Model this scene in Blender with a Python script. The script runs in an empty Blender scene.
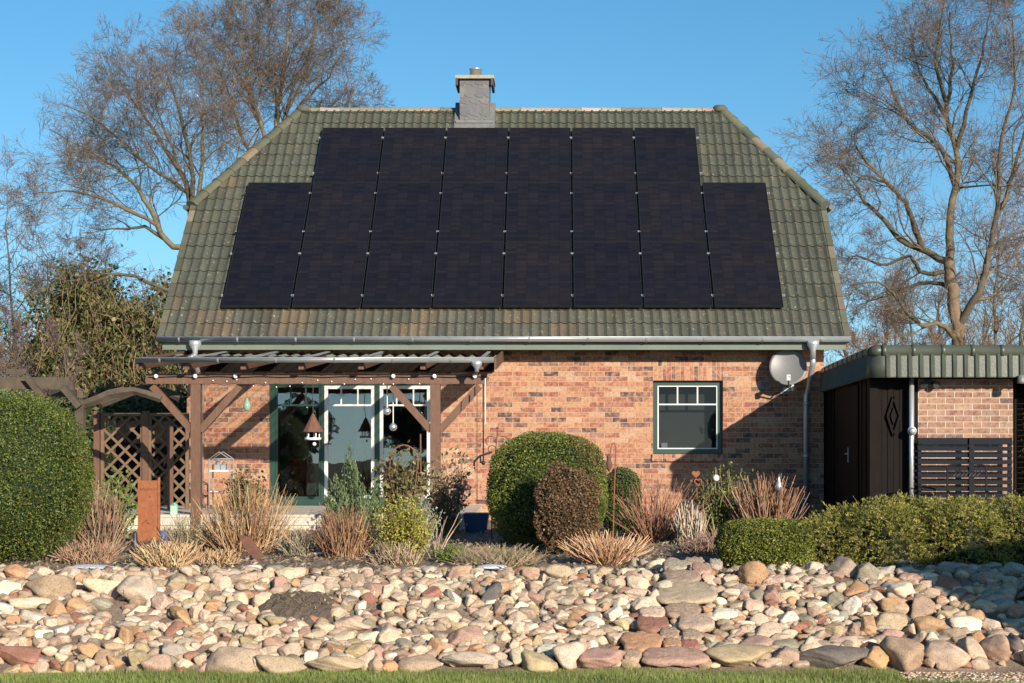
import bpy, math, random
import numpy as np
from mathutils import Vector, Matrix, noise as mnoise
random.seed(7); rng = np.random.default_rng(7)
S = bpy.context.scene; COL = S.collection
F = 1716.0; PX = 558.0; PY = 430.0; E = 2.2        # focal length in px, principal point, eye height
def W(px, py, D): return Vector(((px-PX)*D/F, D, E+(PY-py)*D/F))
def gh(y, x=0.0):
    t = min(1.0, max(0.0, (y-15.45)/2.3)); z = .70*(t*.75+.25*t*t*(3-2*t))
    if y > 17.75: z = .70+.04*min(1, (y-17.75)/7.25)
    return z
def ground_hit(px, py):
    a, b = 13.0, 60.0
    for _ in range(40):
        m = (a+b)/2
        z = E+(PY-py)*m/F
        if z > gh(m): a = m
        else: b = m
    return a
# ------------------------------------------------------------------ materials
def newmat(name):
    m = bpy.data.materials.new(name); m.use_nodes = True; nt = m.node_tree
    b = nt.nodes['Principled BSDF']; return m, nt, b
def N(nt, typ, **kw):
    n = nt.nodes.new(typ)
    for k, v in kw.items():
        if hasattr(n, k) and not k.startswith('in_'): setattr(n, k, v)
    return n
def L(nt, a, ao, b, bi): nt.links.new(a.outputs[ao], b.inputs[bi])
def ramp(nt, stops, interp='LINEAR'):
    r = nt.nodes.new('ShaderNodeValToRGB'); e = r.color_ramp.elements; r.color_ramp.interpolation = interp
    while len(e) < len(stops): e.new(.5)
    for i, (p, c) in enumerate(stops): e[i].position = p; e[i].color = (*c, 1)
    return r
def mix(nt, typ='MIX', fac=None):
    m = nt.nodes.new('ShaderNodeMix'); m.data_type = 'RGBA'; m.blend_type = typ
    if fac is not None: m.inputs[0].default_value = fac
    return m
def noise(nt, scale, detail=4, rough=.6, vec=None):
    n = nt.nodes.new('ShaderNodeTexNoise'); n.inputs['Scale'].default_value = scale
    n.inputs['Detail'].default_value = detail; n.inputs['Roughness'].default_value = rough
    if vec is not None: nt.links.new(vec, n.inputs['Vector'])
    return n
def surf(name, color=None, rough=.7, metal=0, var=.25, scale=8, bump=.0, bscale=60, vcol=False, spec=.5, stretch=None, trans=0):
    """plain surface with procedural tone variation; vcol takes the base colour from the mesh"""
    m, nt, b = newmat(name)
    tc = nt.nodes.new('ShaderNodeTexCoord'); vec = tc.outputs['Object']
    if stretch:
        mp = nt.nodes.new('ShaderNodeMapping'); mp.inputs['Scale'].default_value = stretch
        nt.links.new(vec, mp.inputs['Vector']); vec = mp.outputs['Vector']
    n = noise(nt, scale, 5, .65, vec)
    r = ramp(nt, [(.25, (1-var,)*3), (.75, (1+var*.6,)*3)])
    L(nt, n, 'Fac', r, 'Fac')
    mx = mix(nt, 'MULTIPLY', 1.0)
    if vcol:
        a = nt.nodes.new('ShaderNodeAttribute'); a.attribute_name = 'Col'; L(nt, a, 'Color', mx, 6)
    else: mx.inputs[6].default_value = (*color, 1)
    L(nt, r, 'Color', mx, 7); L(nt, mx, 2, b, 'Base Color')
    b.inputs['Roughness'].default_value = rough; b.inputs['Metallic'].default_value = metal
    b.inputs['Specular IOR Level'].default_value = spec
    if bump:
        n2 = noise(nt, bscale, 4, .6, vec); bp = nt.nodes.new('ShaderNodeBump')
        bp.inputs['Strength'].default_value = bump; bp.inputs['Distance'].default_value = .01
        L(nt, n2, 'Fac', bp, 'Height'); L(nt, bp, 'Normal', b, 'Normal')
    if trans:
        t = nt.nodes.new('ShaderNodeBsdfTranslucent'); L(nt, mx, 2, t, 'Color')
        ms = nt.nodes.new('ShaderNodeMixShader'); ms.inputs[0].default_value = trans
        out = nt.nodes['Material Output']
        L(nt, b, 0, ms, 1); L(nt, t, 0, ms, 2); L(nt, ms, 0, out, 'Surface')
    return m
def brickmat(name, axis='X', vertical=False, h=.0833, w=.25, seed=0.0, pale=0.0):
    m, nt, b = newmat(name)
    tc = nt.nodes.new('ShaderNodeTexCoord'); sp = nt.nodes.new('ShaderNodeSeparateXYZ'); L(nt, tc, 'Object', sp, 0)
    cb = nt.nodes.new('ShaderNodeCombineXYZ')
    if vertical: L(nt, sp, 'Z', cb, 'X'); L(nt, sp, 'X', cb, 'Y')
    else: L(nt, sp, axis, cb, 'X'); L(nt, sp, 'Z', cb, 'Y')
    br = nt.nodes.new('ShaderNodeTexBrick'); L(nt, cb, 0, br, 'Vector')
    br.offset = 0.0 if vertical else .5; br.offset_frequency = 2
    br.inputs['Scale'].default_value = 1; br.inputs['Brick Width'].default_value = (.5 if vertical else w); br.inputs['Row Height'].default_value = h
    br.inputs['Mortar Size'].default_value = .0052; br.inputs['Mortar Smooth'].default_value = .3; br.inputs['Bias'].default_value = 0
    br.inputs['Color1'].default_value = (0, 0, 0, 1); br.inputs['Color2'].default_value = (1, 1, 1, 1); br.inputs['Mortar'].default_value = (.5, .5, .5, 1)
    pal = [(0, (.11, .065, .06)), (.07, (.20, .105, .08)), (.15, (.35, .125, .078)), (.27, (.43, .19, .105)), (.42, (.51, .262, .142)),
           (.56, (.45, .21, .118)), (.66, (.53, .295, .168)), (.76, (.33, .125, .08)), (.86, (.55, .34, .215)), (.95, (.30, .165, .125))]
    if pale: pal = [(p, tuple(c*(1-pale)+q*pale for c, q in zip(cc, (.28, .18, .135)))) for p, cc in pal]
    r = ramp(nt, pal, 'CONSTANT'); L(nt, br, 'Color', r, 'Fac')
    n = noise(nt, 22, 6, .7, tc.outputs['Object']); rr = ramp(nt, [(.34, (.48,)*3), (.58, (1.04,)*3)]); L(nt, n, 'Fac', rr, 'Fac')
    mx = mix(nt, 'MULTIPLY', 1.0); L(nt, r, 'Color', mx, 6); L(nt, rr, 'Color', mx, 7)
    n3 = noise(nt, 1.3, 3, .6, tc.outputs['Object']); r3 = ramp(nt, [(.3, (.72, .72, .72)), (.7, (.95, .97, .97))]); L(nt, n3, 'Fac', r3, 'Fac')
    m3 = mix(nt, 'MULTIPLY', 1.0); L(nt, mx, 2, m3, 6); L(nt, r3, 'Color', m3, 7)
    ns = noise(nt, 11, 3, .6, tc.outputs['Object']); rs = ramp(nt, [(.46, (0, 0, 0)), (.64, (.7, .7, .7))]); L(nt, ns, 'Fac', rs, 'Fac')
    m5 = mix(nt); L(nt, rs, 'Color', m5, 0); L(nt, m3, 2, m5, 6); m5.inputs[7].default_value = (.42, .205, .12, 1) if not pale else (.28, .175, .13, 1)
    mo = mix(nt); L(nt, br, 'Fac', mo, 0); L(nt, m5, 2, mo, 6); mo.inputs[7].default_value = (.42, .31, .23, 1) if not pale else (.52, .45, .38, 1)
    L(nt, mo, 2, b, 'Base Color'); b.inputs['Roughness'].default_value = .85
    inv = nt.nodes.new('ShaderNodeMath'); inv.operation = 'SUBTRACT'; inv.inputs[0].default_value = 1; L(nt, br, 'Fac', inv, 1)
    ad = nt.nodes.new('ShaderNodeMath'); ad.operation = 'MULTIPLY_ADD'; L(nt, n, 'Fac', ad, 0); ad.inputs[1].default_value = .5; L(nt, inv, 0, ad, 2)
    bp = nt.nodes.new('ShaderNodeBump'); bp.inputs['Strength'].default_value = .7; bp.inputs['Distance'].default_value = .008
    L(nt, ad, 0, bp, 'Height'); L(nt, bp, 'Normal', b, 'Normal')
    return m
def glassmat(name, fac, tint):
    m, nt, b = newmat(name); nt.nodes.remove(b); out = nt.nodes['Material Output']
    tr = nt.nodes.new('ShaderNodeBsdfTransparent'); tr.inputs[0].default_value = (*tint, 1)
    gl = nt.nodes.new('ShaderNodeBsdfGlossy'); gl.inputs['Roughness'].default_value = .01; gl.inputs['Color'].default_value = (.95, .97, 1, 1)
    tc = nt.nodes.new('ShaderNodeTexCoord'); n = noise(nt, 1.6, 2, .5, tc.outputs['Object']); bp = nt.nodes.new('ShaderNodeBump')
    bp.inputs['Strength'].default_value = .12; bp.inputs['Distance'].default_value = .02; L(nt, n, 'Fac', bp, 'Height'); L(nt, bp, 'Normal', gl, 'Normal')
    l0 = nt.nodes.new('ShaderNodeLayerWeight'); lw = nt.nodes.new('ShaderNodeMath'); lw.operation = 'POWER'; L(nt, l0, 'Facing', lw, 0); lw.inputs[1].default_value = 4.5
    ad = nt.nodes.new('ShaderNodeMath'); ad.operation = 'ADD'; ad.use_clamp = True; L(nt, lw, 0, ad, 0); ad.inputs[1].default_value = fac
    ms = nt.nodes.new('ShaderNodeMixShader'); L(nt, ad, 0, ms, 0); L(nt, tr, 0, ms, 1); L(nt, gl, 0, ms, 2); L(nt, ms, 0, out, 'Surface')
    return m
M = {}
M['brick'] = brickmat('house_brick'); M['brick_side'] = brickmat('house_brick_side', 'Y')
M['brick_v'] = brickmat('soldier_brick', vertical=True, h=.0733)
M['brick_shed'] = brickmat('shed_brick', pale=.45)
M['wood'] = surf('brown_timber', (.125, .060, .033), .6, var=.35, scale=5, bump=.3, bscale=25, stretch=(6, 6, 1.2))
M['wood_old'] = surf('weathered_timber', (.080, .058, .040), .85, var=.5, scale=7, bump=.6, bscale=20)
M['wood_dark'] = surf('dark_stained_boards', (.0085, .0058, .005), .7, spec=.12, var=.4, scale=6, bump=.4, stretch=(5, 5, .8))
M['lattice'] = surf('lattice_wood', (.15, .092, .053), .8, var=.3, scale=9)
M['zinc'] = surf('weathered_zinc', (.40, .42, .43), .42, .55, var=.2, scale=3, bump=.05)
M['pipe'] = surf('zinc_pipe', (.50, .52, .54), .38, .6, var=.15, scale=4)
M['lead'] = surf('lead_sheet', (.20, .20, .195), .55, .3, var=.3, scale=9, bump=.4, bscale=15)
M['steel'] = surf('polished_steel', (.75, .75, .75), .30, .85, var=.05)
M['green'] = surf('dark_green_paint', (.011, .042, .030), .42, var=.12, scale=4)
M['fascia'] = surf('grey_green_board', (.115, .14, .11), .6, var=.2, scale=2)
M['white'] = surf('white_paint', (.64, .64, .62), .45, var=.06, scale=5)
M['glass'] = glassmat('door_glass', .15, (.55, .6, .62)); M['glass_w'] = glassmat('window_glass', .02, (.6, .62, .63))
M['curtain'] = surf('grey_curtain', (.13, .125, .12), .9, var=.08, scale=3)
M['room'] = surf('room_plaster', (.42, .39, .35), .9, var=.08)
M['roomfloor'] = surf('room_floor', (.25, .15, .09), .5, var=.3, scale=4)
M['slate'] = surf('slate', (.11, .11, .115), .6, var=.3, scale=12, bump=.3)
M['concrete'] = surf('mossy_concrete', (.33, .30, .22), .9, var=.4, scale=9, bump=.5)
M['terrace'] = surf('sand_slab', (.50, .44, .35), .85, var=.18, scale=6, bump=.3)
M['black'] = surf('black_metal', (.02, .02, .022), .45, .3, var=.2)
M['blackpl'] = surf('black_plastic', (.025, .025, .028), .5, var=.2)
M['navy'] = surf('navy_slats', (.0045, .007, .013), .6, spec=.15, var=.3, scale=6, stretch=(1, 5, 5))
M['rust'] = surf('orange_rust', (.27, .090, .034), .85, var=.35, scale=14, bump=.4, bscale=50)
M['rustd'] = surf('dark_rust', (.14, .062, .038), .85, var=.4, scale=12, bump=.3)
M['bluepot'] = surf('blue_glazed_pot', (.030, .080, .165), .3, var=.15, scale=5)
M['dish'] = surf('dish_paint', (.145, .145, .142), .45, var=.07, scale=5)
M['shedtile'] = surf('painted_tile', (.058, .066, .048), .42, var=.28, scale=5, bump=.25, bscale=40)
M['vcol'] = surf('mixed_tone', None, .8, var=.2, scale=12, vcol=True, bump=.2)
M['leaf'] = surf('leaf', None, .55, var=.22, scale=3, vcol=True, trans=.25, spec=.35)
M['twig'] = surf('twig_bark', None, .85, var=.2, scale=2, vcol=True, spec=.2)
M['bark'] = surf('oak_bark', None, .9, var=.45, scale=5, vcol=True, bump=.8, bscale=25)
M['stand'] = surf('stand_paint', (.24, .24, .235), .5, var=.1)
M['bulb'] = surf('opal_bulb', (.85, .83, .78), .25, var=.03)
M['cotton'] = surf('pale_cord', (.7, .68, .62), .8, var=.1)
M['clear'] = glassmat('clear_glass_ball', .3, (.85, .9, .9))
M['frosted'] = surf('frosted_glass', (.62, .66, .66), .25, var=.1)
M['snow'] = surf('old_snow', (.55, .58, .63), .7, var=.08, scale=20, bump=.4)
M['flower'] = surf('red_flower', (.35, .03, .03), .6, var=.3)
# tiled roof: per-tile tone from the mesh, lichen spots and pale algae marks on top
def rooftile(name):
    m, nt, b = newmat(name)
    a = nt.nodes.new('ShaderNodeAttribute'); a.attribute_name = 'Col'
    tc = nt.nodes.new('ShaderNodeTexCoord'); v = tc.outputs['Object']
    n = noise(nt, 1.1, 6, .7, v); r = ramp(nt, [(.3, (.78, .78, .80)), (.55, (1, 1, 1)), (.75, (1.25, 1.2, 1.1))]); L(nt, n, 'Fac', r, 'Fac')
    m1 = mix(nt, 'MULTIPLY', 1.0); L(nt, a, 'Color', m1, 6); L(nt, r, 'Color', m1, 7)
    n2 = noise(nt, 17, 5, .75, v); r2 = ramp(nt, [(.61, (0, 0, 0)), (.68, (1, 1, 1))]); L(nt, n2, 'Fac', r2, 'Fac')
    m2 = mix(nt); L(nt, r2, 'Color', m2, 0); L(nt, m1, 2, m2, 6); m2.inputs[7].default_value = (.33, .30, .19, 1)
    n3 = noise(nt, 38, 3, .6, v); r3 = ramp(nt, [(.70, (0, 0, 0)), (.74, (1, 1, 1))]); L(nt, n3, 'Fac', r3, 'Fac')
    m3 = mix(nt); L(nt, r3, 'Color', m3, 0); L(nt, m2, 2, m3, 6); m3.inputs[7].default_value = (.55, .53, .45, 1)
    L(nt, m3, 2, b, 'Base Color'); b.inputs['Roughness'].default_value = .72
    bp = nt.nodes.new('ShaderNodeBump'); bp.inputs['Strength'].default_value = .4; bp.inputs['Distance'].default_value = .004
    L(nt, n2, 'Fac', bp, 'Height'); L(nt, bp, 'Normal', b, 'Normal'); return m
M['tile'] = rooftile('olive_concrete_tile')
def panelmat():
    m, nt, b = newmat('solar_cells')
    tc = nt.nodes.new('ShaderNodeTexCoord'); oi = nt.nodes.new('ShaderNodeObjectInfo')
    sp = nt.nodes.new('ShaderNodeSeparateXYZ'); L(nt, tc, 'Object', sp, 0); cb = nt.nodes.new('ShaderNodeCombineXYZ')
    mu = nt.nodes.new('ShaderNodeMath'); mu.operation = 'MULTIPLY_ADD'; L(nt, oi, 'Random', mu, 0); mu.inputs[1].default_value = 41.0; L(nt, sp, 'Z', mu, 2)
    L(nt, sp, 'X', cb, 'X'); L(nt, sp, 'Z', cb, 'Y')
    br = nt.nodes.new('ShaderNodeTexBrick'); L(nt, cb, 0, br, 'Vector'); br.offset = 0
    br.inputs['Scale'].default_value = 1; br.inputs['Brick Width'].default_value = .182; br.inputs['Row Height'].default_value = .0657
    br.inputs['Mortar Size'].default_value = .0022; br.inputs['Bias'].default_value = 0
    br.inputs['Color1'].default_value = (.0080, .0080, .0108, 1); br.inputs['Color2'].default_value = (.0140, .0128, .0150, 1); br.inputs['Mortar'].default_value = (.0045, .0045, .007, 1)
    n = noise(nt, 2.2, 2, .5, tc.outputs['Object']); r = ramp(nt, [(.35, (.85, .88, 1)), (.65, (1.2, 1.08, 1.0))]); L(nt, n, 'Fac', r, 'Fac')
    mx = mix(nt, 'MULTIPLY', 1.0); L(nt, br, 'Color', mx, 6); L(nt, r, 'Color', mx, 7)
    m2 = mix(nt, 'MULTIPLY', 1.0); L(nt, mx, 2, m2, 6); rr = ramp(nt, [(0, (.85, .85, .95)), (1, (1.2, 1.12, 1.05))]); L(nt, oi, 'Random', rr, 'Fac'); L(nt, rr, 'Color', m2, 7)
    L(nt, m2, 2, b, 'Base Color'); b.inputs['Roughness'].default_value = .3; b.inputs['Specular IOR Level'].default_value = .22
    return m
M['cells'] = panelmat()
def rockmat():
    m, nt, b = newmat('field_stone')
    a = nt.nodes.new('ShaderNodeAttribute'); a.attribute_name = 'Col'; tc = nt.nodes.new('ShaderNodeTexCoord'); v = tc.outputs['Object']
    n = noise(nt, 5, 6, .7, v); r = ramp(nt, [(.28, (.66, .64, .62)), (.5, (1, .98, .96)), (.74, (1.22, 1.2, 1.15))]); L(nt, n, 'Fac', r, 'Fac')
    m1 = mix(nt, 'MULTIPLY', 1.0); L(nt, a, 'Color', m1, 6); L(nt, r, 'Color', m1, 7)
    n2 = noise(nt, 70, 3, .7, v); r2 = ramp(nt, [(.34, (.6, .58, .56)), (.46, (1, 1, 1)), (.64, (1.15, 1.15, 1.15))]); L(nt, n2, 'Fac', r2, 'Fac')
    m2 = mix(nt, 'MULTIPLY', 1.0); L(nt, m1, 2, m2, 6); L(nt, r2, 'Color', m2, 7)
    n3 = noise(nt, 9, 4, .6, v); r3 = ramp(nt, [(.63, (0, 0, 0)), (.72, (.55, .55, .55))]); L(nt, n3, 'Fac', r3, 'Fac')
    m3 = mix(nt); L(nt, r3, 'Color', m3, 0); L(nt, m2, 2, m3, 6); m3.inputs[7].default_value = (.16, .145, .10, 1)
    L(nt, m3, 2, b, 'Base Color'); b.inputs['Roughness'].default_value = .85; b.inputs['Specular IOR Level'].default_value = .3
    ad = nt.nodes.new('ShaderNodeMath'); ad.operation = 'MULTIPLY_ADD'; L(nt, n, 'Fac', ad, 0); ad.inputs[1].default_value = 3.0; L(nt, n2, 'Fac', ad, 2)
    bp = nt.nodes.new('ShaderNodeBump'); bp.inputs['Strength'].default_value = .55; bp.inputs['Distance'].default_value = .008
    L(nt, ad, 0, bp, 'Height'); L(nt, bp, 'Normal', b, 'Normal'); return m
M['rock'] = rockmat()
def groundmat(name, c1, c2, c3, s=2.0):
    m, nt, b = newmat(name); tc = nt.nodes.new('ShaderNodeTexCoord'); v = tc.outputs['Object']
    n = noise(nt, s, 8, .7, v); r = ramp(nt, [(.3, c1), (.5, c2), (.72, c3)]); L(nt, n, 'Fac', r, 'Fac')
    n2 = noise(nt, 45, 4, .7, v); r2 = ramp(nt, [(.3, (.6,)*3), (.7, (1.25,)*3)]); L(nt, n2, 'Fac', r2, 'Fac')
    m1 = mix(nt, 'MULTIPLY', 1.0); L(nt, r, 'Color', m1, 6); L(nt, r2, 'Color', m1, 7); L(nt, m1, 2, b, 'Base Color')
    b.inputs['Roughness'].default_value = .95; b.inputs['Specular IOR Level'].default_value = .15
    bp = nt.nodes.new('ShaderNodeBump'); bp.inputs['Strength'].default_value = .8; bp.inputs['Distance'].default_value = .03
    L(nt, n2, 'Fac', bp, 'Height'); L(nt, bp, 'Normal', b, 'Normal'); return m
M['soil'] = groundmat('garden_soil', (.14, .10, .072), (.27, .20, .15), (.40, .32, .24))
M['lawn'] = groundmat('lawn_ground', (.08, .12, .025), (.11, .15, .035), (.14, .165, .05), 1.2)
M['meadow'] = groundmat('meadow_ground', (.07, .075, .03), (.10, .10, .045), (.13, .11, .06), .3)
# ------------------------------------------------------------------ mesh helpers
def rootloc(o):
    while o.parent: o = o.parent
    return Vector(o.location)
def tag(o, label=None, cat=None, group=None, kind=None):
    if label: o['label'] = label
    if cat: o['category'] = cat
    if group: o['group'] = group
    if kind: o['kind'] = kind
    return o
def thing(name, label, cat, loc, group=None):
    o = bpy.data.objects.new(name, None); COL.objects.link(o); o.location = loc; o.empty_display_size = .1
    return tag(o, label, cat, group)
class MB:
    def __init__(s): s.V = []; s.Fc = []; s.C = []; s.n = 0; s.any = False
    def add(s, verts, faces, col=None):
        s.V.append(np.asarray(verts, float).reshape(-1, 3)); o = s.n
        s.Fc.extend([tuple(i+o for i in f) for f in faces]); s.C.extend([col]*len(faces) if not isinstance(col, list) else col)
        s.n += len(verts); return s
    def addnp(s, V, Fa, C):   # V (n,3)  Fa (m,k)  C (m,3)
        s.V.append(V); s.Fc.extend(map(tuple, (Fa+s.n).tolist())); s.C.extend(map(tuple, C.tolist())); s.n += len(V); return s
    def box(s, x0, x1, y0, y1, z0, z1, col=None):
        v = [(x, y, z) for z in (z0, z1) for y in (y0, y1) for x in (x0, x1)]
        return s.add(v, [(0, 2, 3, 1), (4, 5, 7, 6), (0, 1, 5, 4), (2, 6, 7, 3), (0, 4, 6, 2), (1, 3, 7, 5)], col)
    def beam(s, p0, p1, w, h, up=(0, 0, 1), col=None, off=0):
        p0 = Vector(p0); p1 = Vector(p1); d = (p1-p0).normalized(); u = Vector(up)
        if abs(d.dot(u)) > .98: u = Vector((0, 1, 0))
        a = d.cross(u).normalized(); b = a.cross(d).normalized(); v = []
        for p in (p0, p1):
            for i, j in ((-1, -1), (1, -1), (1, 1), (-1, 1)): v.append(p+a*(i*w/2)+b*(j*h/2))
        return s.add(v, [(0, 1, 2, 3), (7, 6, 5, 4), (0, 4, 5, 1), (1, 5, 6, 2), (2, 6, 7, 3), (3, 7, 4, 0)], col)
    def tube(s, pts, rad, k=8, col=None, cap=True):
        pts = [Vector(p) for p in pts]; n = len(pts)
        if not hasattr(rad, '__len__'): rad = [rad]*n
        d0 = (pts[1]-pts[0]).normalized(); a = d0.orthogonal().normalized(); V = []
        for i, p in enumerate(pts):
            d = (pts[min(i+1, n-1)]-pts[max(i-1, 0)])
            d = d.normalized() if d.length > 1e-9 else d0
            a = (a-d*a.dot(d)); a = a.normalized() if a.length > 1e-6 else d.orthogonal().normalized(); b = d.cross(a)
            for j in range(k):
                t = 2*math.pi*j/k; V.append(p+a*(math.cos(t)*rad[i])+b*(math.sin(t)*rad[i]))
        Fs = [(i*k+j, i*k+(j+1) % k, (i+1)*k+(j+1) % k, (i+1)*k+j) for i in range(n-1) for j in range(k)]
        if cap: Fs += [tuple(range(k-1, -1, -1)), tuple((n-1)*k+j for j in range(k))]
        return s.add(V, Fs, col)
    def lathe(s, c, prof, k=20, axis='Z', col=None):
        c = Vector(c); V = []
        for r, h in prof:
            for j in range(k):
                t = 2*math.pi*j/k; x, y = r*math.cos(t), r*math.sin(t)
                V.append(c+(Vector((x, y, h)) if axis == 'Z' else Vector((x, h, y)) if axis == 'Y' else Vector((h, x, y))))
        n = len(prof); Fs = [(i*k+j, i*k+(j+1) % k, (i+1)*k+(j+1) % k, (i+1)*k+j) for i in range(n-1) for j in range(k)]
        if prof[0][0] > 1e-6: Fs.append(tuple(range(k-1, -1, -1)))
        if prof[-1][0] > 1e-6: Fs.append(tuple((n-1)*k+j for j in range(k)))
        return s.add(V, Fs, col)
    def ball(s, c, r, k=14, col=None, sz=1):
        return s.lathe(c, [(max(1e-5, r*math.sin(math.pi*i/8)), -r*sz*math.cos(math.pi*i/8)) for i in range(9)], k, 'Z', col)
    def build(s, name, mat, parent=None, smooth=False, origin=None):
        V = np.concatenate(s.V) if s.V else np.zeros((0, 3))
        if parent is not None: o = np.array(rootloc(parent))
        elif origin is not None: o = np.array(origin, float)
        else: mn, mx = V.min(0), V.max(0); o = np.array([(mn[0]+mx[0])/2, (mn[1]+mx[1])/2, mn[2]])
        me = bpy.data.meshes.new(name); me.from_pydata((V-o).tolist(), [], s.Fc)
        if any(c is not None for c in s.C):
            cnt = np.array([len(f) for f in s.Fc]); cc = np.array([(c if c is not None else (.3, .3, .3)) for c in s.C], float)
            full = np.repeat(np.c_[cc, np.ones(len(cc))], cnt, axis=0)
            at = me.color_attributes.new('Col', 'FLOAT_COLOR', 'CORNER'); at.data.foreach_set('color', full.ravel().astype(np.float32))
        me.materials.append(mat)
        if smooth: me.polygons.foreach_set('use_smooth', np.array([len(f) <= 4 for f in s.Fc], bool))
        me.update(); ob = bpy.data.objects.new(name, me); COL.objects.link(ob)
        if parent is not None: ob.parent = parent
        else: ob.location = o
        return ob
def struct(name, mb, mat, smooth=False): return tag(mb.build(name, mat, smooth=smooth), kind='structure')
def copy_tree(o, parent=None):
    c = o.copy(); COL.objects.link(c); c.parent = parent
    for ch in list(o.children): copy_tree(ch, c)
    return c
def jit(c, a=.15):
    k = 1+random.uniform(-a, a); return tuple(min(1, max(.002, x*k*(1+random.uniform(-a, a)*.35))) for x in c)
def textmesh(txt, size, depth, parent, loc, mat, name='lettering'):
    cu = bpy.data.curves.new('t', 'FONT'); cu.body = txt; cu.size = size; cu.extrude = depth; cu.align_x = 'CENTER'
    t = bpy.data.objects.new('t', cu); COL.objects.link(t); bpy.context.view_layer.update()
    me = bpy.data.meshes.new_from_object(t.evaluated_get(bpy.context.evaluated_depsgraph_get()))
    bpy.data.objects.remove(t); me.transform(Matrix.Translation(Vector(loc)-rootloc(parent)) @ Matrix.Rotation(math.pi/2, 4, 'X'))
    me.materials.clear(); me.materials.append(mat); o = bpy.data.objects.new(name, me); COL.objects.link(o); o.parent = parent; return o
# ================================================================== GROUND
ys = np.concatenate([np.arange(-60, 14, 4.0), np.arange(14, 19, .12), np.arange(19, 30, .5), np.arange(30, 70, 4), np.array([80, 120, 200, 400, 800.])])
xs = np.concatenate([np.array([-600, -300, -120, -60, -30, -15.]), np.arange(-9, 9, .15), np.array([10, 15, 30, 60, 120, 300, 600.])])
V = [(x, y, gh(y)+(mnoise.noise(Vector((x*1.3, y*1.3, 0)))*.035+mnoise.noise(Vector((x*4, y*4, 3)))*.012 if 15.6 < y < 24.8 and abs(x) < 9 else 0)) for y in ys for x in xs]
nx = len(xs); Fg = [(j*nx+i, j*nx+i+1, (j+1)*nx+i+1, (j+1)*nx+i) for j in range(len(ys)-1) for i in range(nx-1)]
def split_ground(name, cond, mat):
    mb = MB(); mb.add(V, [f for f in Fg if cond(V[f[0]])], None); return struct(name, mb, mat, True)
split_ground('garden_bed', lambda v: 15.3 <= v[1] < 29.4 and abs(v[0]) < 15.2, M['soil'])
split_ground('meadow', lambda v: not (15.3 <= v[1] < 29.4 and abs(v[0]) < 15.2), M['meadow'])
def lawn_edge(x):
    px = PX+x*F/15.5
    e = 15.645+.05*math.sin(x*1.7)+.04*math.sin(x*4.1+1)
    if px < 200: e -= .28*(200-px)/200
    return e
def gravel_edge(x): return 15.02-.30*(max(0, x-3.05)) if x > 3.05 else 99
mb = MB(); lx = np.arange(-12, 12.01, .1); V2 = []
for x in lx:
    V2 += [(x, -20, .006), (x, min(lawn_edge(x), max(gravel_edge(x), 13.9) if x > 3.05 else 99), .006)]
mb.add(V2, [(2*i, 2*i+2, 2*i+3, 2*i+1) for i in range(len(lx)-1)]); struct('lawn', mb, M['lawn'])
# grass blades
n = 90000
gx = rng.uniform(-6.2, 6.2, n); gy = 13.6+2.0*rng.uniform(0, 1, n)**.6
ed = np.array([min(lawn_edge(x), gravel_edge(x)) for x in gx]) + rng.uniform(-.05, .09, n); k = gy < ed; gx, gy = gx[k], gy[k]; n = len(gx)
h = rng.uniform(.02, .065, n)*(1+.25*np.sin(gx*3)*np.sin(gy*5)); th = rng.uniform(0, 2*np.pi, n); w = .0028
lean = rng.normal(0, .016, (n, 2)); b = np.c_[gx, gy, np.zeros(n)]
p0 = b+np.c_[np.cos(th)*w, np.sin(th)*w, np.zeros(n)]; p1 = b-np.c_[np.cos(th)*w, np.sin(th)*w, np.zeros(n)]; p2 = b+np.c_[lean, h]
Vg = np.stack([p0, p1, p2], 1).reshape(-1, 3); Fa = np.arange(3*n).reshape(n, 3)
t = rng.uniform(0, 1, (n, 1)); cg = (1-t)*np.array([.13, .20, .035])+t*np.array([.26, .29, .08]); dry = rng.uniform(0, 1, (n, 1)) < .13; cg = np.where(dry, np.array([.36, .31, .16]), cg)
patch = (.85+.3*np.sin(gx*1.1+gy*2.3)**2)[:, None]
mb = MB(); mb.addnp(Vg, Fa, cg*patch); tag(mb.build('grass', M['leaf']), 'short green grass with dry yellow blades along the lawn edge', 'grass', kind='stuff')
# ================================================================== ROCKS
def icos(sub):
    t = (1+5**.5)/2; v = [(-1, t, 0), (1, t, 0), (-1, -t, 0), (1, -t, 0), (0, -1, t), (0, 1, t), (0, -1, -t), (0, 1, -t), (t, 0, -1), (t, 0, 1), (-t, 0, -1), (-t, 0, 1)]
    f = [(0, 11, 5), (0, 5, 1), (0, 1, 7), (0, 7, 10), (0, 10, 11), (1, 5, 9), (5, 11, 4), (11, 10, 2), (10, 7, 6), (7, 1, 8), (3, 9, 4), (3, 4, 2), (3, 2, 6), (3, 6, 8), (3, 8, 9), (4, 9, 5), (2, 4, 11), (6, 2, 10), (8, 6, 7), (9, 8, 1)]
    v = [Vector(a).normalized() for a in v]
    for _ in range(sub):
        c = {}; nf = []
        def mid(a, b):
            k = (min(a, b), max(a, b))
            if k not in c: c[k] = len(v); v.append(((v[a]+v[b])/2).normalized())
            return c[k]
        for a, b, d in f:
            x, y, z = mid(a, b), mid(b, d), mid(d, a); nf += [(a, x, z), (b, y, x), (d, z, y), (x, y, z)]
        f = nf
    return np.array([tuple(a) for a in v]), np.array(f)
ICO = {k: icos(k) for k in (0, 1, 2, 3)}
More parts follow.
